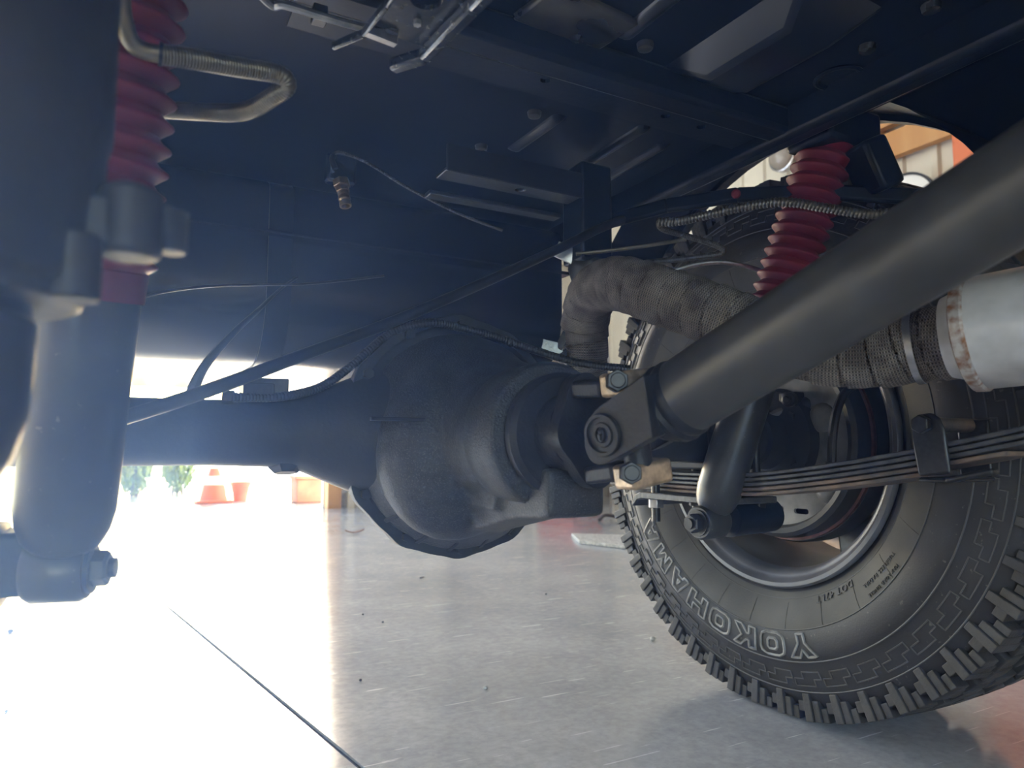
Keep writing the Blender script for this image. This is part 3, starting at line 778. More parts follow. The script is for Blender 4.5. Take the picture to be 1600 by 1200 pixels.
# rim
rm = MB(); rm.lathe((WX, 0, AZ), (1, 0, 0), [(.210, -.092), (.216, -.103), (.2205, -.110), (.2212, -.115), (.218, -.119), (.2125, -.119), (.208, -.113), (.205, -.109), (.203, -.1085), (.199, -.106), (.195, -.098), (.193, -.086)], 128)
rim = rm.build('rim', M_rim, whl, smooth=50)
rm = MB(); rm.lathe((WX, 0, AZ), (1, 0, 0), [(.193, -.086), (.1945, -.06), (.190, -.03), (.184, .0), (.184, .03), (.187, .06), (.188, .10), (.206, .105)], 128); rm.build('rim_barrel', M_rim_in, rim, smooth=50)
for k in range(6):
    a = rad(50+60*k); d = V(0, -sin(a), cos(a)); t = V(0, cos(a), sin(a))
    sp = MB(); c = V(WX+.045, 0, AZ)
    sp.add([c+d*.06-t*.035+V(.02, 0, 0), c+d*.06+t*.035+V(.02, 0, 0), c+d*.188+t*.030, c+d*.188-t*.030,
            c+d*.06-t*.035+V(.04, 0, 0), c+d*.06+t*.035+V(.04, 0, 0), c+d*.188+t*.030+V(.025, 0, 0), c+d*.188-t*.030+V(.025, 0, 0)],
           [(0, 1, 2, 3), (4, 7, 6, 5), (0, 4, 5, 1), (1, 5, 6, 2), (2, 6, 7, 3), (3, 7, 4, 0)])
    sp.build('spoke', M_rim, rim, bevel=.005)
hb = MB(); hb.lathe((WX, 0, AZ), (1, 0, 0), [(0, .06), (.085, .062), (.085, .085), (0, .09)], 48); hb.build('hub_disc', M_rim, rim)

# ------------------------------------------------------------------ leaf spring
ls = thing('leaf_spring', 'pack of five dark steel spring leaves under the axle', 'leaf spring', (SX, 0, .34))
def zsp(y):           # top of the pack
    return .350+.18*y*y+(.06*(-y-.12) if y < -.12 else 0) if y < 0 else .350+.16*y*y
LT = .0062
ends = [(-1.0, .62), (-.80, .52), (-.62, .44), (-.415, .35), (-.345, .25)]
for i, (y0, y1) in enumerate(ends):
    lf = MB(); N = 40; vs = []; wdh = .030
    for j in range(N+1):
        y = y0+(y1-y0)*j/N; zt = zsp(y)-LT*i
        tap = wdh*(.75 if j in (0, N) else 1)
        for x, z in ((-tap, zt-LT+.0007), (-tap, zt-.0007), (tap, zt-.0007), (tap, zt-LT+.0007)): vs.append(V(SX+x, y, z))
    fs = []
    for j in range(N):
        for q in range(4): fs.append((j*4+q, j*4+(q+1) % 4, j*4+4+(q+1) % 4, j*4+4+q))
    fs += [(3, 2, 1, 0), (N*4, N*4+1, N*4+2, N*4+3)]
    lf.add(vs, fs); o = lf.build('leaf', M_spring if i < 3 else M_spring_r, ls, bevel=.0012)
yc_ = -.355; zt = zsp(yc_)
cp = MB(); cp.prism([(-.017, -.030), (.015, -.030), (.017, .012), (.014, .024), (.006, .031), (-.006, .031), (-.014, .024), (-.018, .010)], (SX-.041, yc_, zt-.001), (V(0, -1, .12).normalized(), V(0, .12, 1).normalized(), V(1, 0, 0)), .005)
cp.box((SX, yc_-.002, zt-.036), (.08, .032, .005)); cp.box((SX+.038, yc_, zt-.005), (.005, .032, .06)); cp.bar((SX-.038, yc_-.015, zt-.036), (SX-.03, yc_-.055, zt-.026), .02, .006)
cp.build('spring_clip', M_bolt, ls, bevel=.0025)
b0 = V(SX-.042, yc_+.004, zt+.019)
cp = MB(); cp.hexa(b0, b0+V(-.008, 0, 0), .0095); cp.build('clip_bolt', M_bolt, ls, bevel=.001)
cp = MB(); cp.cyl(b0+V(.005, 0, 0), b0+V(.09, 0, 0), .0075, 16); cp.build('clip_sleeve', M_spring_r, ls)
# clamp: spring plate and U bolts
ck = thing('spring_clamp', 'spring plate with threaded U bolts and nuts under the leaf pack', 'clamp', (SX, 0, .31))
zp = .350-5*LT-.001
pl = MB(); yb0, yb1 = -.085, .10
prf = [(yb0, -.009), (yb1-.02, -.009), (yb1-.006, -.012), (yb1+.004, -.022), (yb1+.008, -.021), (yb1+.002, -.005), (yb1-.012, 0), (yb0, 0)]
pl.prism(prf, (SX-.05, 0, zp), (V(0, 1, 0), V(0, 0, 1), V(1, 0, 0)), .10); pl.build('clamp_plate', M_spring, ck, bevel=.0015)
for y in (.062, -.058):
    ub = MB(); rb_ = .0065; wx = .040
    ub.tube([V(SX-wx, y, zp-.042), V(SX-wx, y, zp+.03), V(SX-wx, y, AZ+.02), V(SX-wx*.8, y, AZ+.04), V(SX, y, AZ+.046), V(SX+wx*.8, y, AZ+.04), V(SX+wx, y, AZ+.02), V(SX+wx, y, zp-.042)], rb_, 12,
            rf=lambda L, a, i: .0065)
    o = ub.build('u_bolt', M_bolt, ck)
    for x in (-wx, wx):
        n_ = MB(); n_.hexa((SX+x, y, zp-.009), (SX+x, y, zp-.022), .012); n_.build('nut', M_bright if (y > 0 and x < 0) else M_bolt, ck, bevel=.001)
# shock mount barrel on the clamp plate
e0, e1 = at(1112, 815, .955), at(1203, 804, 1.03)
mb = MB(); mb.cyl(e0+(e1-e0)*.25, e1, .0235, 28); mb.build('mount_barrel', M_frame, ck)
mb = MB(); mb.box((e0+(e1-e0)*.6)+V(0, .01, .02), (.06, .03, .03)); mb.build('mount_gusset', M_frame, ck, bevel=.003)

# ------------------------------------------------------------------ shock absorbers
def boot_prof(L, r0, r1, pitch):
    out = []; n = int(round(L/pitch))
    out.append((r0*.8, 0))
    for i in range(n):
        t = i*L/n; p_ = L/n
        out += [(r0, t+.05*p_), (r0+(r1-r0)*.55, t+.30*p_), (r1*.985, t+.46*p_), (r1, t+.54*p_), (r1*.985, t+.62*p_), (r0+(r1-r0)*.35, t+.82*p_)]
    out.append((r0, L)); out.append((r0*.8, L))
    return out
def shock(nm, label, lo, hi, rbody, tboot, boot_mat, pitch, boltdir, group, r0k=.98, r1k=1.26, eh=.022, bl=.011):
    th = thing(nm, label, 'shock absorber', tuple(lo), group)
    ax = (hi-lo).normalized(); L = (hi-lo).length
    b = MB(); b.lathe(lo, ax, [(0, .014), (rbody*.62, .015), (rbody*.80, .021), (rbody*.93, .032), (rbody, .045), (rbody, L*tboot), (0, L*tboot)], 36); b.build('shock_body', M_shock, th)
    s0 = L*tboot-.012
    b = MB(); b.lathe(lo+ax*s0, ax, boot_prof(L-s0-.01, rbody*r0k, rbody*r1k, pitch), 44); b.build('bellows_boot', boot_mat, th, smooth=50)
    b = MB(); b.lathe(lo+ax*(s0-.002), ax, [(rbody, -.016), (rbody*1.07, -.016), (rbody*1.09, -.002), (rbody*1.09, .004), (rbody, .008)], 36); b.build('boot_collar', boot_mat, th)
    bd_ = boltdir.normalized()
    b = MB(); b.lathe(lo-bd_*eh, bd_, [(.012, 0), (.020, 0), (.0225, .004), (.0225, 2*eh-.004), (.020, 2*eh), (.012, 2*eh)], 28); b.build('lower_eye', M_shock, th)
    b = MB(); b.lathe(lo+bd_*eh, bd_, [(.0, 0), (.017, 0), (.017, .003), (0, .003)], 24); b.lathe(lo+bd_*(eh+.003), bd_, [(.0125, 0), (.0125, bl), (.011, bl+.002), (0, bl+.002)], 6); b.cyl(lo+bd_*(eh+bl+.004), lo+bd_*(eh+bl+.009), .007, 14); b.build('eye_bolt', M_bolt, th)
    return th, ax, L
lo, hi = at(1108, 815, .955), at(1298, 212, .93)
shock('shock_absorber', 'black shock with maroon bellows boot beside the tyre', lo, hi, .0295, .55, M_red, .0155, V(-1, -.12, -.02), None)
lo2, hi2 = at(92, 890, .50), at(206, -130, .47)
sh2, ax2, L2 = shock('shock_absorber', 'nearer black shock with bright crimson bellows boot at the left', lo2, hi2, .0315, .50, M_redL, .0163, V(1, -.25, -.0), None, eh=.019, bl=.008)
# its lower mount
mt = MB(); mt.box(lo2+V(-.055, .03, .004), (.10, .05, .044)); mt.box(lo2+V(-.06, .035, -.0), (.05, .06, .06)); mt.build('mount_bracket', M_axle, sh2, bevel=.004)

# ------------------------------------------------------------------ propeller shaft and joint
JC = V(.35, -.338, .397)
SE = at(1600, 289, .37)
sa = (SE-JC).normalized()
ps = thing('propeller_shaft', 'thick charcoal propeller shaft tube rising to the right edge', 'drive shaft', tuple(JC))
RS = .0282
g = MB(); g.tube([JC+sa*.048, JC+sa*.70], RS, 56); g.build('shaft_tube', M_shaft, ps)
g = MB(); g.lathe(JC+sa*.030, sa, [(.018, 0), (.024, .003), (.0300, .008), (.0310, .013), (.0290, .016), (.0300, .019), (.0300, .022), (RS, .025)], 48); g.build('weld_collar', M_yoke, ps)
# cross axes
up_ = V(-.0, 0, 1); tilt = rad(17)
cz = V(-sin(tilt)*.55, 0, cos(tilt)).normalized()      # pinion yoke axis, top leans left
cxx = sa.cross(cz).normalized()                        # shaft yoke axis (roughly X)
if cxx.x > 0: cxx = -cxx                               # points to -X, towards camera
fork = MB()
fx, fy, fz = cz, sa, cxx
# forks: one ear each side
for sg in (1, -1):
    e = JC+cxx*(.030*sg)
    out = [(.0205*cos(a), .0205*sin(a)) for a in [rad(-100+k*20) for k in range(11)]]
    # local x: cz, local y: -sa (towards the pinion)
    ol = [(-.022, -.046), (.022, -.046)]+[(.021*cos(rad(a)), .021*sin(rad(a))) for a in range(0, 181, 15)]
    fork.prism([(p[0], p[1]) for p in ol], e-cxx*(.010*sg if sg > 0 else .010*sg), (cz, -sa, cxx*sg), .018)
fork.lathe(JC+sa*.024, sa, [(0, 0), (.022, 0), (.027, .008), (.0275, .024), (0, .024)], 40)
fork.build('shaft_yoke', M_yoke, ps, bevel=.003)
for sg in (1, -1):
    c = JC+cxx*(.0385*sg)
    g = MB(); g.lathe(c, cxx*sg, [(.0155, -.001), (.0165, .001), (.0155, .003), (.0132, .003), (.0128, .0005), (.0095, .0005), (.0088, .002), (.006, .002), (.0052, .0), (0, .0)], 36); o = g.build('bearing_cap', M_yoke, ps)
    g = MB()
    g.tube([c+cxx*sg*.002+cz*(.0042*cos(t))+sa*(.0042*sin(t)*.6) for t in [rad(40+k*28) for k in range(10)]], .0012, 6); g.ball(c+cxx*sg*.001+cz*.003, .003, 8); g.build('cap_casting_mark', M_yoke, o)
g = MB(); g.cyl(JC-cxx*.036, JC+cxx*.036, .011, 20); g.cyl(JC-cz*.034, JC+cz*.034, .011, 20); g.ball(JC, .016, 16); g.build('cross_spider', M_yoke, ps)

# pinion flange
pf = thing('pinion_flange', 'wavy edged dark pinion yoke with two tan bearing straps', 'yoke', (DX, -.26, AZ))
ol = []
for k in range(72):
    a = 2*PI*k/72
    r = .036+.010*abs(cos(a))**3+.003*cos(4*a)
    ol.append((r*cos(a), r*sin(a)*.9))
flx = cz; fly = V(0, 1, 0).cross(cz).normalized()
FC = V(DX+.002, -.272, AZ-.002)
g = MB(); g.prism(ol, FC, (flx, fly, V(0, -1, 0)), .016); g.build('flange_plate', M_yoke, pf, bevel=.003)
g = MB(); g.cyl((DX, -.236, AZ-.004), FC, .034, 36); g.build('flange_boss', M_yoke, pf)
for sg in (1, -1):
    g = MB()
    base = FC+V(0, -.014, 0)+cz*(.036*sg)
    tip = JC+cz*(.033*sg)+V(0, .016, 0)
    g.bar(base, tip, .032, .014, cz); g.build('yoke_ear', M_yoke, pf, bevel=.003)
    bc = JC+cz*(.036*sg)
    g = MB(); bx = V(1, 0, 0); bx = (bx-cz*bx.dot(cz)).normalized(); by = cz.cross(bx)
    g.box(bc+V(.004, .002, 0), (.040, .026, .019), (bx, by, cz)); g.build('bearing_strap', M_zinc, pf, bevel=.003)
    hb_ = bc+V(-.013, -.010, 0)-cz*(.001*sg)
    g = MB(); g.hexa(hb_+V(-.001, .006, 0), hb_+V(-.006, -.004, 0), .0088); g.cyl(hb_+V(-.006, -.004, 0), hb_+V(-.007, -.0055, 0), .006, 14); g.build('strap_bolt', M_bolt, pf, bevel=.0008)

# ------------------------------------------------------------------ exhaust
ex = thing('exhaust_pipe', 'exhaust pipe bandaged in brown woven heat wrap over the axle', 'exhaust pipe', tuple(at(1000, 450, .9)))
XP = [at(1500, 532, .64), at(1440, 540, .665), at(1370, 552, .69), at(1290, 550, .715), at(1200, 524, .745), at(1110, 489, .785), at(1020, 458, .84), at(965, 443, .90), at(927, 458, .97), at(914, 505, 1.01), at(913, 545, 1.02), at(911, 582, 1.03)]
pth = resample(spline([tuple(p) for p in XP], 12), .0015)
RW = .0325
wrap_pitch = .027
def wrf(L, a, i):
    ph = (L/wrap_pitch-a/(2*PI)) % 1.0
    j = random.Random(int(L/wrap_pitch-a/(2*PI))*13+5).uniform(-.0004, .0004)
    d = L/.62
    base = RW*(1.0 if L < .52 else 1.0-.0*(L-.52))
    return base+j+.0022*ph-(.0024 if ph < .09 else 0)
g = MB(); g.tube(pth, RW, 40, True, wrf, uv=True); g.build('heat_wrap', M_wrap, ex, smooth=60)
end = XP[-1]; prev = XP[-2]; dn = (end-prev).normalized()
g = MB(); smooth_tube(g, [end-dn*.01, end+dn*.015, end+dn*.035, end+dn*.05+V(-.01, .02, 0), end+dn*.055+V(-.02, .07, 0)], .027, 24); g.build('tail_pipe', M_bright, ex)
g = MB(); g.lathe(end+dn*.004, dn, [(.031, -.006), (.035, -.005), (.035, .006), (.031, .007)], 32); g.build('pipe_clamp', M_bolt, ex)
g = MB(); q = at(880, 548, 1.0); g.bar(q, at(846, 540, 1.0), .004, .020); g.bar(q, at(905, 585, 1.01), .004, .018); g.bar(at(872, 545, 1.0), at(886, 520, 1.0), .004, .012); g.build('hanger_bracket', M_bracket, ex, bevel=.001)
g = MB(); q = at(868, 570, 1.0); g.hexa(q, q+V(-.006, -.008, 0), .006); g.build('hanger_bolt', M_zinc, ex)
g = MB(); g.bar(at(868, 388, 1.0), at(918, 412, 1.0), .004, .022, RT); g.build('hanger_strap', M_bright, ex, bevel=.001)
# tie that binds the wrap by the muffler
tpos = at(1432, 541, .667); tdir = (XP[1]-XP[2]).normalized()
g = MB(); g.lathe(tpos, tdir, [(RW+.0015, -.003), (RW+.0034, -.003), (RW+.0034, .003), (RW+.0015, .003)], 40); g.build('wrap_tie', M_bright, ex)
mf = thing('muffler', 'pale grey aluminised muffler with rusty seam at right edge', 'muffler', tuple(at(1560, 500, .62)))
m0 = at(1482, 528, .640); md_ = (V(.30, -1, .06)).normalized()
mx_, my_, mz_ = frame_from(md_, (0, 0, 1))
def oval(rx, ry, n=40): return [(ry*cos(2*PI*k/n), rx*sin(2*PI*k/n)) for k in range(n)]
g = MB(); secs = [(.0, .036, .036), (.012, .043, .040), (.02, .062, .047), (.024, .066, .049), (.50, .066, .049)]
o0 = 0
for t, rx, ry in secs:
    for p in oval(rx, ry): g.v.append(m0+md_*t+mx_*p[0]+my_*p[1])
for i in range(len(secs)-1):
    for k in range(40): g.f.append((i*40+k, i*40+(k+1) % 40, (i+1)*40+(k+1) % 40, (i+1)*40+k))
g.f.append(tuple(range(40)))
g.build('muffler_shell', M_muff, mf)
g = MB(); secs = [(.014, .062, .047), (.016, .0675, .0505), (.024, .0680, .051), (.026, .066, .049)]
for t, rx, ry in secs:
    for p in oval(rx, ry): g.v.append(m0+md_*t+mx_*p[0]+my_*p[1])
for i in range(len(secs)-1):
    for k in range(40): g.f.append((i*40+k, i*40+(k+1) % 40, (i+1)*40+(k+1) % 40, (i+1)*40+k))
g.build('rolled_seam', M_muff_rust, mf)

# ------------------------------------------------------------------ rods, cables, lines
rd = thing('brake_balance_rod', 'long straight thin black rod slanting across behind the differential', 'rod', tuple(at(450, 568, .7)))
g = MB(); P = [at(30, 702, .56), at(170, 660, .58), at(320, 612, .62), at(470, 556, .70), at(620, 500, .78), at(760, 440, .86), at(870, 390, .93), at(960, 348, 1.0), at(1060, 322, 1.05)]
smooth_tube(g, P, .0062, 14); g.build('rod', M_cable, rd)
g = MB(); c = at(118, 676, .565); g.lathe(c-V(.012, .01, -.0), V(.88, .4, .1), [(.006, 0), (.0085, .001), (.0085, .012), (.006, .013)], 16); g.build('rod_collar', M_bolt, rd)
cb_ = thing('armoured_brake_line', 'beaded armoured brake line looping over the differential top', 'brake line', tuple(at(640, 515, .8)))
g = MB(); coiled(g, [at(362, 621, .70), at(400, 621, .715), at(445, 619, .73), at(500, 605, .76), at(545, 575, .78), at(575, 548, .79), at(615, 518, .80), at(670, 504, .80), at(715, 511, .82), at(770, 525, .84), at(835, 547, .86), at(905, 567, .86), at(985, 577, .85)], .0042, .0008, .0034, 10); g.build('armoured_line', M_cable, cb_)
g = MB(); g.hexa(at(350, 621, .70), at(366, 621, .70), .0068); g.build('line_nut', M_bolt, cb_)
wc = thing('grey_cable', 'thin pale cable bowing left from the nearer shock', 'cable', tuple(at(400, 446, .95)))
g = MB(); smooth_tube(g, [at(205, 470, .62), at(260, 455, .68), at(330, 447, .74), at(400, 445, .82), at(470, 444, .9), at(540, 438, .95), at(600, 431, .98)], .0016); g.build('cable', M_cable, wc)
dh = thing('breather_hose', 'thin dark hose running up from behind the axle tube', 'hose', tuple(at(330, 560, .8)))
g = MB(); smooth_tube(g, [at(292, 640, .82), at(305, 600, .84), at(325, 565, .87), at(365, 520, .90), at(402, 486, .97), at(440, 450, 1.03), at(470, 430, 1.09)], [.0078-.0058*min(1, i/60) for i in range(73)]); g.build('hose', M_cable, dh)
# brake tube loop, top left
bl = thing('coiled_brake_tube', 'olive steel brake tube with coil armour looping by the crimson boot', 'brake tube', tuple(at(350, 110, .47)))
g = MB(); smooth_tube(g, [at(190, -40, .405), at(189, 5, .41), at(195, 40, .415), at(207, 68, .42), at(227, 80, .425), at(256, 86, .43)], .0052, 16); g.build('bare_tube', M_line, bl)
g = MB(); coiled(g, [at(252, 85, .43), at(300, 92, .44), at(360, 103, .455), at(420, 113, .47), at(443, 121, .475), at(447, 136, .48), at(425, 152, .485), at(395, 170, .495), at(365, 176, .505), at(320, 175, .515), at(262, 172, .53), at(225, 170, .54)], .0059, .0005, .0018, 12); g.build('coil_armour', M_line, bl)
g = MB(); a, b = at(248, 84, .429), at(254, 85.5, .43); g.cyl(a, b, .0068, 18); g.build('end_ferrule', M_bolt, bl)
# hoses at right: armoured line arching over the boot
ah = thing('armoured_hose', 'ribbed armoured hose arching across the maroon shock boot', 'hose', tuple(at(1200, 320, .85)))
g = MB(); coiled(g, [at(1028, 347, .90), at(1060, 346, .89), at(1110, 335, .87), at(1170, 322, .85), at(1230, 316, .83), at(1290, 325, .82), at(1350, 334, .81), at(1400, 331, .80), at(1450, 320, .79)], .0046, .0014, .0042, 12); g.build('ribbed_hose', M_coil, ah)
ah = thing('bent_brake_tube', 'hairpin bent armoured brake tube left of the maroon boot', 'brake tube', tuple(at(1090, 380, .95)))
g = MB(); coiled(g, [at(1045, 343, .93), at(1030, 347, .93), at(1036, 358, .935), at(1070, 368, .94), at(1110, 380, .94), at(1130, 390, .94), at(1124, 397, .945), at(1100, 400, .95), at(1060, 405, .96), at(1010, 410, .97)], .0036, .0005, .0026, 10, 14); g.build('armoured_tube', M_coil, ah)
ah = thing('steel_brake_tube', 'plain thin steel brake tube above the wrapped exhaust pipe', 'brake tube', tuple(at(1000, 385, .97)))
g = MB(); smooth_tube(g, [at(900, 397, .98), at(950, 392, .98), at(1010, 384, .975), at(1072, 374, .97)], .0028); g.build('tube', M_line, ah)

ah = thing('curved_steel_tube', 'pale curved steel tube above the wrapped exhaust beside the maroon boot', 'tube', tuple(at(1120, 412, 1.0)))
g = MB(); smooth_tube(g, [at(1050, 424, 1.02), at(1085, 414, 1.02), at(1125, 410, 1.02), at(1165, 416, 1.02), at(1200, 428, 1.02), at(1235, 446, 1.02)], .0034); g.build('tube', M_bright, ah)
rc_ = MB(); q = at(1150, 303, .935); rc_.lathe(q, CAM-q, [(.0, -.004), (.006, -.004), (.006, .004), (.004, .006), (0, .006)], 14); rc_.build('plug', M_red, frm)

# ------------------------------------------------------------------ drivetrain housing close to the lens, left edge
gx = at(-104, 300, .235)
gh = thing('gearbox_housing', 'blurred grey cast housing with stud close at the left edge', 'gearbox', tuple(gx))
def zz(py, d=.235): return at(-95, py, d).z
RG = .0490
g = MB(); g.lathe((gx.x, gx.y, 0), (0, 0, 1), [(0, zz(472)), (RG*.82, zz(472)), (RG*.90, zz(468)), (RG*.90, zz(445)), (RG*.97, zz(440)), (RG, zz(300)), (RG*1.0, zz(200)), (RG*1.03, zz(170)), (RG*1.03, zz(-150)), (0, zz(-160))], 64); g.build('casing', M_gear, gh, bevel=.002)
g = MB(); g.lathe((gx.x, gx.y, 0), (0, 0, 1), [(0, zz(800)), (RG*.25, zz(797)), (RG*.42, zz(770)), (RG*.54, zz(720)), (RG*.61, zz(650)), (RG*.63, zz(580)), (RG*.635, zz(500)), (RG*.60, zz(490)), (RG*.6, zz(470))], 64); g.build('lower_cover', M_gear2, gh)
g = MB(); c = at(203, 350, .25); 
g.lathe((c.x, c.y, 0), (0, 0, 1), [(0, zz(405, .25)), (.0085, zz(405, .25)), (.0105, zz(398, .25)), (.0105, zz(300, .25)), (.007, zz(292, .25)), (0, zz(290, .25))], 28); g.bar(c+V(0, 0, -.002), V(gx.x, gx.y, c.z), .018, .016); g.build('lug', M_gear, gh, bevel=.001)
g = MB(); c = at(268, 360, .26)
pf_ = [(0, zz(398, .26))]
z0, z1 = zz(396, .26), zz(328, .26)
for k in range(9): pf_ += [(.0050, z0+(z1-z0)*k/9), (.0058, z0+(z1-z0)*(k+.5)/9)]
pf_ += [(0, z1)]
g.lathe((c.x, c.y, 0), (0, 0, 1), pf_, 20); g.bar(V(c.x, c.y, z1-.004), V(gx.x, gx.y, z1-.004), .01, .008); g.build('threaded_stud', M_gear, gh)
g = MB(); c = at(112, 440, .235); g.lathe((c.x, c.y, zz(470)), (0, 0, 1), [(0, 0), (.0085, 0), (.0085, .022), (0, .022)], 20); g.build('flange_boss', M_gear, gh, bevel=.001)

# ------------------------------------------------------------------ floor litter and far things
def pebble(px, py, r, m, label, grp=None):
    p = atZ(px, py, 0); mb = MB(); mb.ball(p+V(0, 0, r*.6), r, 10, (1, .8, .75))
    rg = random.Random(int(px*7+py))
    mb.v = [v+V(rg.uniform(-1, 1), rg.uniform(-1, 1), rg.uniform(-.5, .5))*r*.12 for v in mb.v]
    for v in mb.v: v.z = max(0.0003, v.z)
    o = mb.build('pebble', m, smooth=0); tag(o, label, 'pebble', grp)
pebble(1020, 1001, .006, M_pebble, 'white angular pebble on floor left of the tyre')
pebble(16, 989, .006, M_dark, 'dark pebble on bright floor at far left edge')
pebble(758, 1077, .004, M_pebble, 'small pale chip on bare grey floor below the differential')
for px, py, lb in ((567, 961, 'dark grit speck just right of the sunlit edge, left one of a near pair'), (598, 973, 'dark grit speck just right of the sunlit edge, right one of a near pair'),
                   (563, 1064, 'lone dark grit speck right of the sunlit edge near the floor joint'), (853, 929, 'dark grit speck in mid floor between differential and tyre'),
                   (365, 897, 'tiny dark grit speck alone in the sunlit floor area'), (10, 1113, 'tiny dark grit speck on bright floor at the lower left edge')):
    pebble(px, py, .0026, M_dark, lb, 'grit specks on the floor')
p = atZ(553, 834, 0)
lf = MB()
for k in range(8):
    t = k/7; wd = .02*sin(PI*min(.97, max(.04, t))); c = p+V(-.045+.09*t, -.01, .004+.012*(2*t-1)**2)
    lf.v += [c+V(0, -wd, .006), c+V(0, 0, 0), c+V(0, wd, .006)]
lf.f = [(3*k+j, 3*k+3+j, 3*k+4+j, 3*k+1+j) for k in range(7) for j in (0, 1)]
tag(lf.build('dry_leaf', M_dryleaf), 'curled dry brown leaf on the floor beneath the differential', 'leaf')
p = atZ(659, 903, 0); t_ = MB(); t_.bar(p+V(-.008, -.004, .002), p+V(.008, .006, .002), .003, .002); tag(t_.build('wood_splinter', M_dark), 'short dark splinter lying on floor below the differential', 'splinter')
c = [atZ(893, 838, 0), atZ(905, 850, 0), atZ(1010, 862, 0), atZ(1010, 842, 0)]
m_ = MB(); m_.prism([(q.x, q.y) for q in c], (0, 0, .001), AX3, .014); tag(m_.build('floor_mat', M_mat, smooth=0, bevel=.003), 'pale nubby floor mat lying left of the tyre', 'mat')
p = atZ(950, 814, 0)
sk = MB(); smooth_tube(sk, [p+V(-.06, 0, .006), p+V(0, .02, .03), p+V(.10, .0, .012), p+V(.2, -.02, .006)], .009, 8); tag(sk.build('crooked_stick', M_dark), 'short dark crooked stick on floor beside the tyre tread', 'stick')
# red tool cabinet by the back wall, mirrored in the floor
rc = thing('toolbox', 'low red steel toolbox against the back wall behind the wheel', 'toolbox', (2.96, 3.75, 0))
g = MB(); g.box((2.96, 3.75, .19), (.26, .5, .20)); g.build('box_body', M_redcab, rc, bevel=.01)
for i in range(1):
    g = MB(); g.box((2.96, 3.49, .19+i*.2), (.22, .02, .15)); d_ = g.build('drawer', M_redcab, rc, bevel=.004)
    g = MB(); g.box((2.96, 3.472, .22+i*.2), (.16, .02, .02)); g.build('drawer_handle', M_bright, d_, bevel=.003)
for x in (2.86, 3.06):
    for y in (3.57, 3.93):
        g = MB(); g.cyl((x-.02, y, .05), (x+.02, y, .05), .05, 20); g.box((x, y, .09), (.03, .05, .02)); g.build('castor', M_bolt, rc)
# shelf of pine planks beyond the wheel
wb_ = thing('pine_workbench', 'raw pine workbench glimpsed through the wheel spokes', 'workbench', (3.05, 1.75, 0))
g = MB(); g.box((3.15, 1.75, .62), (.7, 1.5, .05)); g.build('worktop', M_wood, wb_, bevel=.004)
for x in (2.86, 3.44):
    for y in (1.08, 2.42):
        g = MB(); g.box((x, y, .3), (.09, .09, .6)); g.build('leg', M_wood, wb_, bevel=.003)
g = MB(); g.box((3.15, 1.75, .44), (.60, 1.36, .03)); g.build('lower_shelf', M_wood, wb_)
g = MB(); g.box((2.80, 1.75, .2), (.03, 1.4, .38)); g.build('front_board', M_wood, wb_)
lk = thing('steel_locker', 'tall orange red steel locker against the right wall', 'locker', (3.32, .62, 0))
g = MB(); g.box((3.34, .62, 1.02), (.4, .66, 1.96)); g.build('locker_body', M_orange, lk, bevel=.006)
for y in (.46, .78):
    g = MB(); g.box((3.13, y, 1.02), (.015, .31, 1.86)); d_ = g.build('door', M_orange, lk, bevel=.003)
    g = MB(); g.box((3.11, y+(.12 if y < .6 else -.12), 1.05), (.02, .02, .12)); g.build('handle', M_bolt, d_, bevel=.003)
g = MB(); g.box((3.34, .62, .02), (.36, .60, .04)); g.build('plinth', M_bolt, lk)
# round lamp and sign on the right wall
p = atX(1222, 243, XR-.09)
lm_ = thing('bulkhead_lamp', 'round clear glass bulkhead lamp on the pine wall frame', 'lamp', tuple(p))
g = MB(); g.lathe(p, (-1, 0, 0), [(.085, -.04), (.09, 0), (.08, .03), (.045, .05), (0, .055)], 28); g.build('lens', M_lens, lm_, smooth=60)
g = MB(); g.lathe(p, (-1, 0, 0), [(.085, -.03), (.10, -.03), (.10, .006), (.09, .01)], 28); g.build('lamp_ring', M_bright, lm_)
p = atX(1416, 322, XR-.1)
sg_ = thing('round_sign', 'round white wall sign with black rim half hidden by frame', 'sign', tuple(p))
g = MB(); g.lathe(p, (-1, 0, 0), [(.16, 0), (.16, .012), (0, .012)], 40); g.build('sign_face', M_white, sg_)
g = MB(); g.lathe(p, (-1, 0, 0), [(.155, .0), (.168, 0), (.168, .02), (.155, .02)], 40); g.build('sign_rim', M_bolt, sg_)

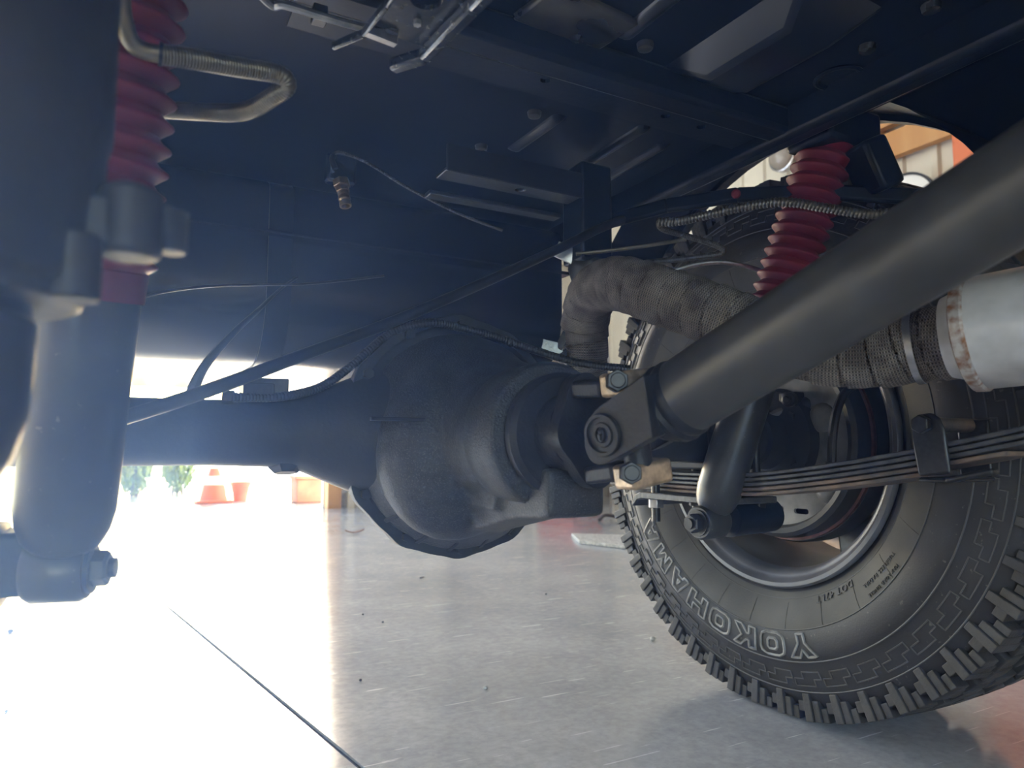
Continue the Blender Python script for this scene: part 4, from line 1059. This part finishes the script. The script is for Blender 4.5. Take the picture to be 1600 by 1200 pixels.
# outside: shrubs, cone, pot
def shrub(px, d, hgt, wd, label):
    p = at(px, 785, d); p.z = 0
    t = thing('shrub', label, 'shrub', (p.x, p.y, 0), 'sunlit shrubs outside the open door')
    rg = random.Random(int(px)); st = MB(); fo = MB()
    for k in range(9):
        e = p+V(rg.uniform(-wd, wd)*.7, rg.uniform(-wd, wd)*.7, hgt*rg.uniform(.55, .95)); st.tube([p+V(rg.uniform(-.05, .05), 0, 0), (p+e)/2+V(0, 0, .05), e], .008, 5)
    for k in range(2600):
        a, b = rg.uniform(0, 2*PI), rg.uniform(-1, 1); rr = rg.uniform(.35, 1)**.5
        q = p+V(cos(a)*wd*rr*math.sqrt(1-b*b), sin(a)*wd*rr*math.sqrt(1-b*b), hgt*.5+b*hgt*.5*rr)
        if rg.random() < .25*(1+sin(q.x*17)*sin(q.z*23)): continue
        n = V(rg.gauss(0, 1), rg.gauss(0, 1), rg.gauss(.6, 1)).normalized(); x, y, z = frame_from(n); L = rg.uniform(.018, .034)
        fo.add([q-x*L, q+y*L*.45, q+x*L, q-y*L*.45], [(0, 1, 2, 3)])
    st.build('stem', M_twig, t); o = fo.build('foliage', M_leaf, t, smooth=0); o['kind'] = 'stuff'
shrub(208, 6.2, .62, .15, 'leafy green shrub left of its neighbour outside the door')
shrub(276, 6.6, .60, .15, 'leafy green shrub nearest the orange cone outside the door')
p = at(333, 787, 5.4); p.z = 0
cn = thing('traffic_cone', 'orange traffic cone with white band outside the open door', 'cone', tuple(p))
g = MB(); g.lathe(p, (0, 0, 1), [(.10, .02), (.08, .12), (.03, .26), (0, .26)], 28); g.build('cone_body', M_orange, cn)
g = MB(); g.box(p+V(0, 0, .012), (.26, .26, .022)); g.build('cone_base', M_orange, cn, bevel=.006)
g = MB(); g.lathe(p, (0, 0, 1), [(.0785, .135), (.055, .20)], 28); g.build('cone_band', M_white, cn)
p = at(375, 784, 5.6); p.z = 0
pt = thing('clay_pot', 'small brown clay pot standing right of the cone', 'pot', tuple(p))
g = MB(); g.lathe(p, (0, 0, 1), [(0, 0), (.05, 0), (.07, .12), (.08, .12), (.08, .15), (.065, .15), (.05, .03)], 28); g.build('pot_body', M_terra, pt)
p = at(490, 785, 5.4); p.z = 0
pb = thing('brick_planter', 'low terracotta planter box beside the door jamb', 'planter', tuple(p))
g = MB(); g.box(p+V(0, .1, .09), (.26, .22, .18)); g.build('planter_box', M_terra, pb, bevel=.01)
g = MB(); g.box(p+V(0, .1, .19), (.29, .25, .03)); g.build('planter_rim', M_terra, pb, bevel=.006)
